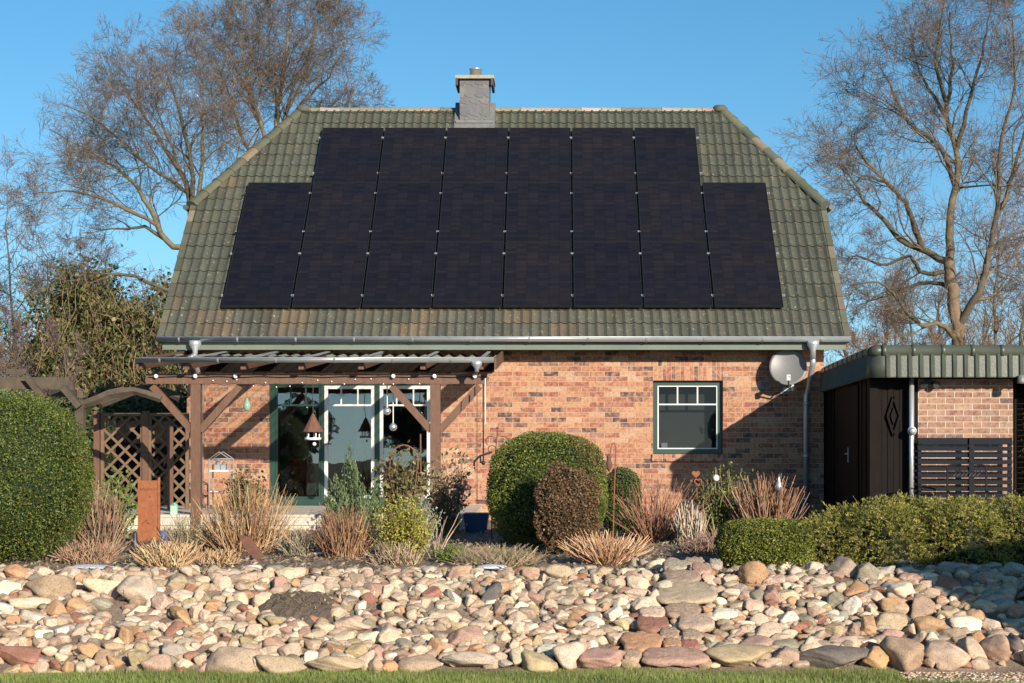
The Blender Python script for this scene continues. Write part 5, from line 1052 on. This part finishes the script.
# stems and canes
def stems(name, label, cat, px, D, n, hpx, wpx, pal, r=.005, base=.3, curve=.25, branch=0, leaves=None, lay=0, mat='twig', topw=1.0, hmin=.45):
    s = F/D; cx = (px-PX)/s; H = hpx/s; Wd = wpx/2/s; g0 = gh(D); t = thing(name, label, cat, (cx, D, g0)); mb = MB(); P = []
    for i in range(n):
        a = random.uniform(0, 6.283); rr = math.sqrt(random.random()); bx, by = cx+math.cos(a)*rr*Wd*base, D+math.sin(a)*rr*Wd*base*.8
        h = H*random.uniform(hmin, 1.0)*(1-.30*rr*rr); ox, oy = math.cos(a)*rr*Wd*(1-base)*topw, math.sin(a)*rr*Wd*(1-base)*.8
        ox += random.gauss(0, .22)*Wd; oy += random.gauss(0, .2)*Wd; pts = []; wob = random.gauss(0, .022); wob2 = random.gauss(0, .022)
        for k in range(5):
            f = k/4; e = f**(1+curve); pts.append((bx+ox*e+wob*math.sin(f*5+i), by+oy*e+wob2*math.sin(f*4), g0-.02+h*f-lay*f*f*rr))
        c = jit(random.choice(pal), .25); rad = r*random.uniform(.7, 1.3); mb.tube(pts, [rad, rad*.95, rad*.9, rad*.8, rad*.55], 4, c, cap=False)
        for _ in range(branch):
            k = random.choice((2, 3)); p = Vector(pts[k]); q = p+Vector((random.gauss(0, .4), random.gauss(0, .3), .8)).normalized()*h*random.uniform(.15, .35); mb.tube([p, p.lerp(q, .5)+Vector((0, 0, .01)), q], [rad*.6, rad*.5, rad*.3], 3, c, cap=False)
        P += pts[1:]
    mb.build('stems', M[mat], t)
    if leaves:
        nl, sz, pl, spread = leaves; P = np.array(P); k = rng.integers(0, len(P), nl); Q = P[k]+rng.normal(0, spread, (nl, 3)); Q[:, 2] = np.maximum(Q[:, 2], g0+.02)
        mb = MB(); mb.addnp(*leafquads(Q, np.tile([0, -.4, .6], (nl, 1)), sz, pick(nl, pl, .3))); mb.build('leaves', M['leaf'], t)
    return t
straw = [(.50, .33, .17), (.42, .26, .13), (.58, .41, .23), (.33, .19, .10), (.46, .30, .16)]
redst = [(.24, .13, .08), (.18, .09, .06), (.32, .19, .12), (.27, .135, .08)]
grey = [(.34, .26, .18), (.26, .19, .13), (.42, .33, .23)]
stems('straw_clump', 'large clump of tall dried straw stems left of the terrace doors', 'dry perennial', 246, 20.8, 400, 84, 100, straw+[(.30, .17, .09), (.24, .13, .07)], r=.0045, base=.55, curve=.1, branch=2, hmin=.25)
stems('straw_tuft', 'low clipped straw tuft in front of the rusty sign', 'dry perennial', 168, 18.7, 240, 33, 72, straw+[(.55, .42, .25)], r=.006, base=.55, curve=.1, hmin=.5)
stems('straw_tuft', 'short clipped straw stubble left of the dark rust plate', 'dry perennial', 218, 18.9, 120, 22, 50, straw, r=.0055, base=.7)
stems('straw_clump', 'reddish dried stem clump in front of the blue-green conifer', 'dry perennial', 345, 19.9, 330, 62, 62, [(.32, .18, .10), (.25, .13, .08), (.40, .25, .14), (.20, .10, .06)], r=.0045, base=.6, branch=1, hmin=.35)
stems('straw_fan', 'fan shaped clump of cut straw stems before the brown bush', 'dry perennial', 606, 18.9, 330, 40, 88, [(.52, .33, .18), (.44, .25, .14), (.60, .42, .25), (.40, .22, .12)], r=.0062, base=.30, curve=-.1, hmin=.6)
stems('red_cane_clump', 'loose clump of thin reddish canes right of the small green ball', 'shrub', 655, 22.6, 170, 74, 92, redst, r=.006, base=.35, curve=.1, branch=1, hmin=.4)
stems('red_cane_clump', 'dense reddish canes rising in front of the house downpipe', 'shrub', 768, 22.8, 240, 76, 74, [(.26, .125, .075), (.20, .085, .055), (.34, .19, .12), (.32, .22, .15)], r=.0072, base=.5, curve=.1, hmin=.6, leaves=(500, .02, [(.18, .18, .04), (.26, .24, .07), (.12, .13, .03)], .05))
stems('green_cane_shrub', 'green stemmed leafy rose bush inside the rusty support frame', 'shrub', 722, 23.3, 110, 76, 56, [(.20, .20, .08), (.26, .24, .12), (.30, .22, .12)], r=.007, base=.6, hmin=.45, branch=1, leaves=(2600, .024, [(.12, .15, .03), (.18, .20, .045), (.07, .10, .02), (.24, .22, .06)], .07))
stems('dry_stem_tuft', 'grey dried flower stems left of the rusty support frame', 'dry perennial', 690, 22.0, 150, 48, 36, [(.45, .36, .26), (.34, .26, .19), (.52, .44, .33), (.16, .10, .07)], r=.007, base=.7, hmin=.5)
stems('dry_ground_cover', 'low dry brown perennial mat behind the low box hedge', 'dry perennial', 716, 20.4, 420, 30, 70, [(.28, .18, .13), (.22, .13, .10), (.36, .25, .18)], r=.0045, base=.8, branch=1)
stems('twig_bush', 'bushy dry brown twigs beside the left hedge ball', 'shrub', 98, 20.2, 360, 82, 56, [(.30, .20, .13), (.24, .15, .10), (.38, .26, .17), (.20, .13, .09)], r=.0055, base=.55, curve=.2, branch=2, hmin=.3)
stems('dry_ground_cover', 'low reddish brown dried plants at the foot of the twig bush', 'dry perennial', 88, 19.3, 360, 26, 56, [(.36, .22, .14), (.28, .17, .11), (.42, .28, .18)], r=.005, base=.8, branch=1)
stems('laurel_shrub', 'leafy bright green shrub before the lattice fence', 'shrub', 115, 23.4, 60, 70, 36, [(.16, .14, .07)], r=.006, base=.4, leaves=(1100, .038, [(.12, .19, .03), (.18, .25, .05), (.08, .13, .025)], .07), hmin=.5)
stems('laurel_shrub', 'small pale leafed shrub right behind the hedge ball', 'shrub', 96, 22.6, 30, 66, 24, [(.2, .16, .08)], r=.006, base=.4, leaves=(380, .032, [(.20, .25, .07), (.30, .31, .12)], .05), hmin=.6)
stems('dry_grass_mat', 'low thin grey brown grass mat in front of the blue pot', 'dry grass', 497, 18.9, 650, 26, 84, [(.36, .27, .18), (.28, .20, .13), (.22, .20, .09), (.42, .32, .22)], r=.0035, base=.85, branch=1, hmin=.3)
stems('dry_grass_mat', 'grey dried lavender tufts between straw clump and conifer', 'dry perennial', 306, 20.2, 330, 34, 52, grey+[(.22, .21, .14)], r=.0045, base=.8, branch=1)
stems('dry_ground_cover', 'short dead stems at the foot of the yellow-leaved bush', 'dry perennial', 396, 18.9, 160, 28, 58, [(.34, .25, .16), (.25, .17, .11), (.42, .32, .21)], r=.005, base=.75, branch=1)
stems('dry_ground_cover', 'pale thin perennial stalks right of the rusty sign', 'dry perennial', 190, 21.0, 200, 46, 62, [(.30, .25, .15), (.36, .29, .19), (.22, .19, .10)], r=.0042, base=.8, branch=1, hmin=.3)
stems('green_tuft', 'small fresh green ground plant in front of the blue pot', 'plant', 453, 19.4, 130, 20, 38, [(.10, .14, .03)], r=.005, base=.4, lay=.02, leaves=(1500, .014, [(.10, .20, .02), (.16, .27, .03), (.07, .13, .02)], .022), hmin=.5)
stems('yellow_leaved_bush', 'compact yellow and green leaved bush before the broad leaved bush', 'bush', 403, 19.7, 130, 66, 52, [(.2, .15, .07)], r=.006, base=.35, leaves=(7000, .0155, [(.44, .38, .04), (.34, .31, .03), (.20, .21, .03), (.54, .46, .09), (.12, .15, .02)], .045), hmin=.5, curve=-.2)
stems('broad_leaved_bush', 'tall loose bush with drooping brownish green leaves before the doors', 'bush', 402, 23.0, 60, 96, 54, [(.18, .12, .07)], r=.007, base=.5, branch=2, leaves=(1700, .040, [(.10, .11, .035), (.16, .14, .05), (.24, .17, .08), (.30, .24, .12), (.06, .07, .02)], .07), hmin=.5)
stems('broad_leaved_bush', 'open bush with thin pinkish leaves at the right patio post', 'bush', 450, 23.8, 44, 86, 54, [(.22, .15, .09)], r=.007, base=.35, branch=2, leaves=(1200, .034, [(.22, .18, .09), (.34, .25, .16), (.22, .18, .08), (.42, .32, .24), (.07, .08, .03)], .06), hmin=.5)
stems('lavender_bush', 'silver grey leaved low bush under the broad leaved bush', 'bush', 420, 21.6, 90, 54, 40, [(.3, .28, .2)], r=.005, base=.5, leaves=(1500, .02, [(.42, .42, .36), (.32, .33, .28), (.2, .22, .17)], .045), hmin=.5)
stems('arching_cane', 'few bare arching grey canes leaning right of the yellow-leaved bush', 'shrub', 437, 20.0, 16, 52, 56, grey, r=.006, base=.2, hmin=.7)
stems('potted_evergreen', 'dark green bushy pot plant behind the large straw clump', 'pot plant', 246, 26.3, 70, 62, 40, [(.10, .08, .04)], r=.006, base=.4, branch=1, leaves=(1800, .030, [(.05, .09, .02), (.07, .13, .03), (.035, .06, .015)], .055), hmin=.5)
# branch tips of the evergreen reaching up
def conifer(px, D, top, wpx, label):
    s = F/D; cx = (px-PX)/s; g0 = gh(D); H = E+(PY-top)/s-g0; t = thing('blue_conifer', label, 'conifer', (cx, D, g0)); mb = MB(); st = MB(); P, U = [], []
    for i in range(46):
        a = random.uniform(0, 6.28); r = math.sqrt(random.random())*wpx/2/s; h = H*(1-.5*(r/(wpx/2/s))**1.3)*random.uniform(.55, 1); bx, by = cx+math.cos(a)*r*.35, D+math.sin(a)*r*.35
        tip = Vector((cx+math.cos(a)*r, D+math.sin(a)*r, g0+h)); b = Vector((bx, by, g0)); st.tube([b, b.lerp(tip, .5)+Vector((math.cos(a)*.02, 0, 0)), tip], [.010, .006, .002], 4, (.12, .09, .05))
        for q in range(44):
            f = .12+.88*q/43; c = b.lerp(tip, f); w = .055*(1-f)**.6+.008
            for _ in range(9): P.append((c.x+random.gauss(0, w), c.y+random.gauss(0, w), c.z+random.gauss(0, .02))); U.append((math.cos(a)*.3+random.gauss(0, .35), math.sin(a)*.3+random.gauss(0, .3), 1))
    P, U = np.array(P), np.array(U); n = len(P); U /= np.linalg.norm(U, axis=1)[:, None]; v = np.cross(U, rng.normal(size=(n, 3))); v /= np.linalg.norm(v, axis=1)[:, None]; d = U*.030*rng.uniform(.6, 1.3, (n, 1)); v = v*.007
    mb.addnp(np.stack([P-d*.3, P+v, P+d, P-v], 1).reshape(-1, 3), np.arange(4*n).reshape(n, 4), pick(n, [(.13, .19, .085), (.17, .235, .12), (.085, .125, .065), (.21, .25, .11)], .25))
    st.build('stems', M['twig'], t); mb.build('foliage', M['leaf'], t)
conifer(353, 20.9, 443, 64, 'upright blue-green conifer before the middle terrace door')
# mixed hedge right of the shed
ballbush('side_hedge', 'tall green hedge right of the louvred fence panel', 'hedge', 1052, 384, 540, 66, 24.6, 16000, .022, [(.08, .12, .03), (.12, .16, .04), (.05, .08, .02)], e=4, lump=.05)
# ================================================================== TREES
class TW:
    def __init__(s): s.g = {}
    def add(s, P, R, k, c): s.g.setdefault((len(P), k), []).append((P, R, c))
    def build(s, name, mat, parent, smooth=True):
        mb = MB()
        for (m, k), L_ in s.g.items():
            P = np.array([l[0] for l in L_], float); R = np.array([l[1] for l in L_], float); C = np.array([l[2] for l in L_], float); n = len(L_)
            d = np.gradient(P, axis=1); d /= np.linalg.norm(d, axis=2)[:, :, None]+1e-9
            tot = P[:, -1]-P[:, 0]; ref = np.cross(tot, np.where(np.abs(tot[:, 2:3]) < .7*np.linalg.norm(tot, axis=1)[:, None], [[0, 0, 1.]], [[1., 0, 0]])); ref /= np.linalg.norm(ref, axis=1)[:, None]+1e-9
            a = ref[:, None, :]-d*(d*ref[:, None, :]).sum(2)[:, :, None]; a /= np.linalg.norm(a, axis=2)[:, :, None]+1e-9; b = np.cross(d, a)
            th = 2*np.pi*np.arange(k)/k; V = P[:, :, None, :]+(a[:, :, None, :]*np.cos(th)[None, None, :, None]+b[:, :, None, :]*np.sin(th)[None, None, :, None])*R[:, :, None, None]
            V = V.reshape(-1, 3); i = np.arange(m-1)[:, None]; j = np.arange(k)[None, :]; f = np.stack([i*k+j, i*k+(j+1) % k, (i+1)*k+(j+1) % k, (i+1)*k+j], -1).reshape(-1, 4)
            Fa = (f[None]+(np.arange(n)*m*k)[:, None, None]).reshape(-1, 4); mb.addnp(V, Fa, np.repeat(C, len(f), axis=0))
        return mb.build(name, mat, parent, smooth=smooth) if mb.V else None
RMIN = .004
def rdir(d, ang):
    d = d/np.linalg.norm(d); r = rng.normal(size=3); r -= d*r.dot(d); r /= np.linalg.norm(r)+1e-9; return d*math.cos(ang)+r*math.sin(ang)
BARK = [(.125, .10, .058), (.095, .075, .05), (.17, .14, .078)]; TWC = [(.13, .098, .072), (.17, .13, .095), (.095, .07, .055), (.21, .16, .115)]
def grow(ts, p, d, ln, r, lvl, maxl, dens, up=.025, wander=.31, tw=None, bark=None):
    m = 6 if lvl < maxl else 4; P = [p]; d = d/np.linalg.norm(d); wander = wander*1.0
    for i in range(m-1): d = d+rng.normal(size=3)*wander*(.75 if lvl < 2 else .85 if lvl < 3 else .55)+np.array([0, 0, up]); d /= np.linalg.norm(d); P.append(P[-1]+d*ln/(m-1))
    R = np.linspace(max(r, RMIN), max(r*.35, RMIN*.8), m); c = random.choice(bark or BARK) if lvl < 2 else random.choice(tw or TWC)
    (ts[0] if r > .03 else ts[1] if lvl < maxl-1 else ts[2]).add(P, R, 6 if r > .03 else 4 if r > .01 else 3, jit(c, .2))
    if lvl >= maxl: return
    nc = max(2, int(round(dens[min(lvl, len(dens)-1)]*random.uniform(.8, 1.2))))
    for i in range(nc):
        t = random.uniform(.22, 1.0) if i else 1.0; q = t*(m-1); k = min(int(q), m-2); f = q-k; pp = P[k]*(1-f)+P[k+1]*f; dd = P[k+1]-P[k]
        grow(ts, pp, rdir(dd, random.uniform(.4, 1.15) if t < 1 else .25), ln*(random.uniform(.42, .68) if lvl < 2 else random.uniform(.5, .85))*(1.15-.45*t), max(RMIN, R[k]*random.uniform(.45, .65)), lvl+1, maxl, dens, up, wander, tw, bark)
def limb_tree(name, label, D, trunk, limbs, maxl=4, dens=(6, 5, 4), group=None, step=.33, clen=2.0, tw=None, bark=None, base=None, depthj=1.2):
    global RMIN; RMIN = .145*D/F; RS = .45
    P0 = np.array(W(trunk[0][0], trunk[0][1], D)); g = gh(D); t = thing(name, label, 'tree', (float(P0[0]), D, g), group); trk = TW(); ts = [TW(), TW(), TW()]
    def poly(pts, D, j=0, start=None, jt=.09):
        out = []; dj = random.uniform(-j, j); n = len(pts)
        for i, q in enumerate(pts): out.append(np.array(W(q[0], q[1], D))+np.array([0, dj*(i/(n-1))**.8*1.0, 0])+(rng.normal(0, jt, 3) if 0 < i < n-1 else 0))
        # catmull resample
        A = [2*out[0]-out[1]]+out+[2*out[-1]-out[-2]]; Q = []
        for i in range(1, len(A)-2):
            for u in np.linspace(0, 1, 4, endpoint=False): Q.append(.5*((2*A[i])+(A[i+1]-A[i-1])*u+(2*A[i-1]-5*A[i]+4*A[i+1]-A[i+2])*u*u+(3*A[i]-A[i-1]-3*A[i+1]+A[i+2])*u**3))
        Q.append(out[-1]); Q = np.array(Q); Q[1:-1] += rng.normal(0, .018, (len(Q)-2, 3)); return Q
    tp = poly([(x, y) for x, y, r in trunk], D, jt=0); tp[0][2] = g; AL = [tp[3:]]; R = np.interp(np.linspace(0, 1, len(tp)), np.linspace(0, 1, len(trunk)), [r*RS for *_, r in trunk]); trk.add(tp, R, 12, jit((.17, .12, .08), .1)); trk.build('trunk', M['bark'], t)
    for lb in limbs:
        r0, pts = lb[0]*RS, lb[1]; cl = lb[2] if len(lb) > 2 else clen; Q = poly(pts, D, depthj); A_ = np.concatenate(AL); kk = np.argmin(((A_-Q[0])[:, [0, 2]]**2).sum(1)); off = A_[kk]-Q[0]; n = len(Q); Q = Q+off*(1-np.linspace(0, 1, n)[:, None])**1.5; AL.append(Q[1:]); ln = np.linalg.norm(Q[1:]-Q[:-1], axis=1).sum(); R = np.linspace(r0, max(.010, r0*.15), n); ts[0].add(Q, R, 8, jit(random.choice(bark or BARK), .15))
        nc = int(ln/step)
        for i in range(nc):
            f = random.uniform(.12, 1)**.85*(n-1); k = min(int(f), n-2); u = f-k; pp = Q[k]*(1-u)+Q[k+1]*u; dd = Q[k+1]-Q[k]; s = 1.1-.45*f/(n-1)
            grow(ts, pp, rdir(dd, random.uniform(.4, 1.05)), cl*s*random.uniform(.6, 1.15), max(.006, R[k]*random.uniform(.25, .45)), 1, maxl, dens, tw=tw, bark=bark)
    ts[0].build('limbs', M['bark'], t); ts[1].build('branches', M['twig'], t); ts[2].build('twigs', M['twig'], t); return t
def free_tree(name, label, px, D, top, tr=.10, wpx=80, maxl=4, dens=(7, 5, 4), group=None, nl=9, tw=None, bark=None, low=.25, cat='tree', up=.06, parts=True):
    global RMIN; RMIN = .165*D/F; s = F/D; x = (px-PX)/s; g = gh(D); H = E+(PY-top)/s-g; t = thing(name, label, cat, (x, D, g), group); ts = [TW(), TW(), TW()]; trk = TW()
    lean = rng.normal(0, .04, 2); P = [np.array([x+lean[0]*H*f, D+lean[1]*H*f, g+H*.72*f])+rng.normal(0, .02*H*f*.5, 3)*(f > 0) for f in np.linspace(0, 1, 8)]; R = np.linspace(tr, tr*.25, 8)
    trk.add(P, R, 8, jit(random.choice(bark or BARK), .1)); trk.build('trunk', M['bark'], t)
    for i in range(nl):
        f = (low+(1-low)*i/(nl-1))*7; k = min(int(f), 6); u = f-k; pp = P[k]*(1-u)+P[k+1]*u; a = random.uniform(0, 6.283); el = .5+.7*i/nl
        d = np.array([math.cos(a)*math.cos(el), math.sin(a)*math.cos(el)*.7, math.sin(el)]); grow(ts, pp, d, min(wpx/2/s, H*.5)*random.uniform(.8, 1.2)*(1.1-.3*i/nl), R[k]*.5, 1, maxl, dens, up=up, tw=tw, bark=bark)
    ts[0].build('limbs', M['bark'], t); ts[1].build('branches', M['twig'], t); ts[2].build('twigs', M['twig'], t); return t
# left oaks
limb_tree('bare_oak', 'large bare oak with spreading limbs left of the house', 46, [(222, 470, .36), (208, 320, .33), (193, 230, .28)],
  [(.20, [(205, 250), (178, 235), (158, 212), (143, 190), (120, 168), (92, 152), (55, 132)]), (.20, [(195, 230), (186, 185), (160, 145), (138, 110), (115, 78)]), (.18, [(193, 230), (192, 165), (180, 110), (168, 66)]),
   (.17, [(197, 232), (208, 170), (206, 118), (200, 68)]), (.15, [(208, 310), (172, 285), (120, 268), (70, 276), (20, 277)], 1.3), (.12, [(165, 225), (125, 205), (85, 196), (45, 200)], 1.7), (.13, [(178, 235), (150, 225), (120, 225), (80, 232)], 1.4),
   (.12, [(186, 190), (150, 165), (110, 130), (70, 110)]), (.12, [(200, 260), (215, 210), (235, 165), (240, 130)], 1.6), (.10, [(160, 300), (120, 318), (80, 345)], 1.2), (.10, [(186, 185), (172, 140), (150, 90)])], dens=(7, 7, 5), clen=2.1)
limb_tree('bare_oak', 'tall bare oak rising behind the left end of the roof', 49, [(268, 470, .34), (274, 260, .30), (278, 170, .26)],
  [(.18, [(278, 175), (281, 120), (283, 75), (290, 35), (296, -10)]), (.16, [(276, 180), (264, 125), (252, 75), (244, 30)]), (.15, [(277, 170), (300, 115), (322, 80), (342, 50)]), (.15, [(275, 190), (245, 140), (228, 95), (214, 55)]),
   (.13, [(278, 165), (270, 105), (268, 50), (270, 5)]), (.13, [(278, 160), (296, 100), (310, 50), (318, 15)]), (.12, [(276, 195), (300, 150), (330, 115), (362, 95)], 1.5), (.12, [(265, 130), (240, 80), (225, 40)]), (.11, [(282, 110), (305, 60), (335, 30)])], dens=(7, 7, 5), clen=2.1)
limb_tree('bare_oak', 'large bare oak with thick forked trunk behind the shed', 40, [(958, 470, .42), (959, 345, .36), (954, 300, .33), (949, 262, .30)],
  [(.24, [(949, 264), (951, 215), (954, 165), (951, 115), (955, 60), (952, 10)]), (.20, [(952, 262), (925, 252), (905, 238), (888, 218), (872, 196), (852, 172), (838, 160)]), (.16, [(925, 252), (912, 215), (893, 195), (868, 180), (848, 190)], 1.5),
   (.22, [(961, 330), (973, 295), (985, 260), (988, 215), (992, 160), (1003, 95), (1000, 30)]), (.15, [(988, 220), (1005, 185), (1018, 140), (1035, 95)]), (.16, [(952, 190), (935, 145), (905, 125), (890, 95), (878, 65)]),
   (.13, [(950, 275), (928, 270), (905, 264), (880, 258), (860, 256), (845, 268)], 1.3), (.13, [(952, 288), (930, 280), (912, 290), (892, 300), (870, 298)], 1.2), (.16, [(940, 345), (922, 330), (904, 320), (888, 300), (868, 293), (845, 289)], 1.2),
   (.13, [(953, 150), (968, 105), (978, 55), (982, 10)]), (.12, [(951, 120), (925, 75), (915, 30)]), (.12, [(985, 250), (1008, 240), (1040, 225)], 1.6), (.12, [(954, 100), (940, 55), (935, 5)]), (.10, [(893, 196), (868, 150), (862, 120)], 1.5), (.10, [(975, 300), (1000, 290), (1030, 270)], 1.5)], dens=(8, 7, 5), clen=1.85)
purp = [(.16, .105, .095), (.20, .14, .12), (.12, .085, .08)]; brn = [(.22, .14, .085), (.17, .105, .07), (.27, .19, .11), (.13, .085, .055)]
free_tree('far_tree', 'top of a distant bare tree left of the chimney', 425, 75, 92, .2, 90, maxl=3, dens=(8, 7, 6), tw=purp)
bt = [(18, 62, 130, 120, 'fine bare birch at the far left edge of the frame'), (52, 66, 175, 100, 'slim bare tree right of the far left birch'), (-30, 60, 150, 130, 'bare tree just beyond the left frame edge'), (85, 70, 215, 100, 'low bare tree behind the ivy covered tree'), (135, 64, 235, 90, 'bare tree behind the left roof corner'), (165, 72, 250, 80, 'small bare tree close to the left roof verge')]
bt += [(-8, 64, 190, 110, 'bare tree half cut by the left frame edge'), (35, 58, 230, 90, 'twiggy bare tree between birch and ivy covered tree'), (108, 60, 245, 80, 'thin bare tree rising behind the ivy'), (150, 56, 262, 70, 'thin bare tree between ivy and roof corner')]
for px, D, top, w, lab in bt: free_tree('bare_tree', lab, px, D, top, .09, w, maxl=4, dens=(8, 6, 5), tw=purp+TWC, group='bare trees in the left background', low=.05, nl=14)
bt = [(858, 62, 225, 90, 'bare tree behind the right roof corner'), (890, 68, 215, 100, 'bare tree left of the forked oak'), (925, 60, 240, 100, 'low bare tree close behind the forked oak'), (1000, 58, 130, 120, 'dense bare tree right of the forked oak'), (1035, 50, 80, 130, 'bare tree at the right frame edge'), (975, 70, 220, 100, 'far bare tree seen through the oak limbs')]
bt += [(875, 56, 255, 80, 'twiggy bare tree behind the shed left end'), (945, 54, 235, 90, 'bare brushy tree just left of the oak trunk'), (1015, 52, 190, 90, 'bare brushy tree between oak and frame edge'), (910, 60, 262, 80, 'low brushy tree behind the shed roof')]
for px, D, top, w, lab in bt: free_tree('bare_tree', lab, px, D, top, .09, w, maxl=4, dens=(8, 6, 5), tw=brn+purp, group='bare trees in the right background', low=.05, nl=14)
# shrubs behind shed and left fence
for px, D, top, w, lab, tw in ((850, 40, 318, 60, 'brown bare shrub behind the gap between house and shed', brn), (885, 36, 308, 60, 'tangled bare shrub behind the shed roof', brn), (918, 38, 300, 60, 'bare shrub left of the oak trunk', brn), (985, 36, 290, 70, 'bare shrub right of the oak trunk', brn), (1018, 34, 262, 70, 'tall tangled shrub at the right edge behind the shed', brn),
    (20, 44, 285, 70, 'dark bare shrub at the left edge behind the arbour', purp), (60, 42, 300, 60, 'bare shrub behind the left arbour beam', purp), (150, 38, 300, 50, 'tan bare shrub beside the left house corner', brn), (178, 42, 330, 40, 'bare shrub between house and patio roof end', brn), (-15, 40, 330, 60, 'bare shrub beyond the left frame edge', brn)):
    free_tree('bare_shrub', lab, px, D, top, .05, w, maxl=4, dens=(7, 6, 5), tw=tw, group='bare shrubs in the background', low=.02, nl=14, cat='shrub', up=.2)
# ivy clad tree with hanging vines
def ivy(px, D, top, label, wpx=110):
    s = F/D; x = (px-PX)/s; g = gh(D); H = E+(PY-top)/s-g; t = thing('ivy_clad_tree', label, 'tree', (x, D, g)); trk = TW(); trk.add([np.array([x+.1*math.sin(f*5), D, g+H*.9*f]) for f in np.linspace(0, 1, 7)], np.linspace(.2, .06, 7), 8, (.2, .16, .1)); trk.build('trunk', M['bark'], t)
    n = 30000; cl = rng.normal(size=(110, 3))*np.array([wpx/4.2/s, 1.2, H*.22])+np.array([x, D, g+H*.58]); cl = cl[(cl[:, 2] < g+H) & (cl[:, 2] > g+.5)]
    k = rng.integers(0, len(cl), n); P = cl[k]+rng.normal(size=(n, 3))*np.array([.30, .30, .33]); P = P[P[:, 2] > g+.1]; n = len(P)
    mb = MB(); mb.addnp(*leafquads(P, np.tile([0, -.5, .4], (n, 1)), .06, pick(n, [(.03, .05, .013), (.05, .075, .02), (.085, .10, .028), (.14, .14, .04), (.20, .17, .06)], .3), aspect=.8)); mb.build('ivy_leaves', M['leaf'], t)
    tw = TW()
    for _ in range(1300):
        c = cl[rng.integers(0, len(cl))]+rng.normal(0, .25, 3)+np.array([0, -.3, .3]); ln = random.uniform(.5, 2.0); dx = random.gauss(0, .35); P = [c+np.array([dx*f*ln+.10*math.sin(f*6+dx*9), -.1*f, -ln*f+.3*f*f*random.random()]) for f in np.linspace(0, 1, 6)]
        if P[-1][2] < g: continue
        tw.add(P, np.linspace(.009, .006, 6), 3, jit(random.choice([(.30, .21, .12), (.22, .155, .09), (.38, .28, .16), (.16, .115, .07)]), .2))
    for _ in range(260):
        c = cl[rng.integers(0, len(cl))]; d = rng.normal(size=3); d[2] = abs(d[2])*.6+.3; P = [c+d*f*.9 for f in np.linspace(0, 1, 4)]; tw.add(P, np.linspace(.014, .004, 4), 3, (.26, .18, .12))
    tw.build('vines', M['twig'], t)
ivy(88, 47.5, 272, 'ivy covered tree with hanging tan vines behind the arbour', 110)
ivy(140, 47, 318, 'lower ivy tangle behind the lattice fence', 80)
# evergreen hedge lines closing the view left and right of the house
ballbush('garden_hedge', 'dark rough hedge closing the garden behind the left fence', 'hedge', 90, 398, 500, 330, 31, 14000, .05, [(.04, .06, .02), (.07, .085, .03), (.11, .10, .05)], e=5, lump=.06, depth=.7)
# tree row behind the viewer (seen mirrored in the door glass)
for i, (x, y, h) in enumerate(((-30, -75, 3.6), (-12, -80, 4.4), (4, -78, 3.6), (-21, -83, 4.2), (15, -86, 4))):
    t = thing('field_tree', f"round dark evergreen standing behind the viewer, number {['one', 'two', 'three', 'four', 'five'][i]} along the field", 'tree', (x, y, 0), 'trees across the field behind the viewer'); mb = MB(); mb.tube([(x, y, 0), (x, y, h*.5)], [.4, .2], 8, (.15, .11, .07)); mb.build('trunk', M['bark'], t)
    P, U = superpts(9000, (x, y, h*.55), (h*.62, h*.5, h*.47), 2, .3, 1.08, -1, .12, seed=i); mb = MB(); mb.addnp(*leafquads(P, U, .16, pick(len(P), [(.04, .06, .02), (.06, .07, .03)]))); mb.build('crown', M['leaf'], t)
# ================================================================== LIGHT, SKY, CAMERA
sd = Vector((.55, -1, .38)); el = math.atan2(sd.z, math.hypot(sd.x, sd.y)); rot = math.atan2(sd.x, sd.y)
wd = bpy.data.worlds.new('World'); S.world = wd; wd.use_nodes = True; nt = wd.node_tree; bg = nt.nodes['Background']
sk = nt.nodes.new('ShaderNodeTexSky'); sk.sky_type = 'NISHITA'; sk.sun_disc = False; sk.sun_elevation = el; sk.sun_rotation = rot; sk.air_density = 1.0; sk.dust_density = .3; sk.ozone_density = 1.6
tc = nt.nodes.new('ShaderNodeTexCoord'); va = nt.nodes.new('ShaderNodeVectorMath'); va.operation = 'ADD'; va.inputs[1].default_value = (0, 0, .10)
nt.links.new(tc.outputs['Generated'], va.inputs[0]); nm = nt.nodes.new('ShaderNodeVectorMath'); nm.operation = 'NORMALIZE'; nt.links.new(va.outputs[0], nm.inputs[0]); nt.links.new(nm.outputs[0], sk.inputs['Vector'])
hs = nt.nodes.new('ShaderNodeHueSaturation'); hs.inputs['Saturation'].default_value = 1.36; hs.inputs['Hue'].default_value = .493; nt.links.new(sk.outputs['Color'], hs.inputs['Color']); nt.links.new(hs.outputs[0], bg.inputs['Color']); bg.inputs['Strength'].default_value = .102
sl = bpy.data.lights.new('sun', 'SUN'); sl.energy = 5.0; sl.angle = math.radians(.5); sl.color = (1, .90, .76); so = bpy.data.objects.new('sun', sl); COL.objects.link(so); so.rotation_euler = sd.to_track_quat('Z', 'Y').to_euler()
cam = bpy.data.cameras.new('camera'); cam.sensor_width = 36; cam.lens = F/1024*36; cam.shift_x = (512-PX)/1024; cam.shift_y = (PY-341.5)/1024; cam.clip_end = 2000; cam.clip_start = .1
co = bpy.data.objects.new('camera', cam); COL.objects.link(co); co.location = (0, 0, E); co.rotation_euler = (math.pi/2, 0, 0); S.camera = co
S.render.engine = 'CYCLES'; S.view_settings.view_transform = 'Standard'; S.view_settings.look = 'None'; S.view_settings.exposure = 0.66; S.view_settings.gamma = 1
S.render.resolution_x = 1024; S.render.resolution_y = 683
S.cycles.max_bounces = 6; S.cycles.transparent_max_bounces = 12
print('objects', len(bpy.data.objects), 'faces', sum(len(m.polygons) for m in bpy.data.meshes))
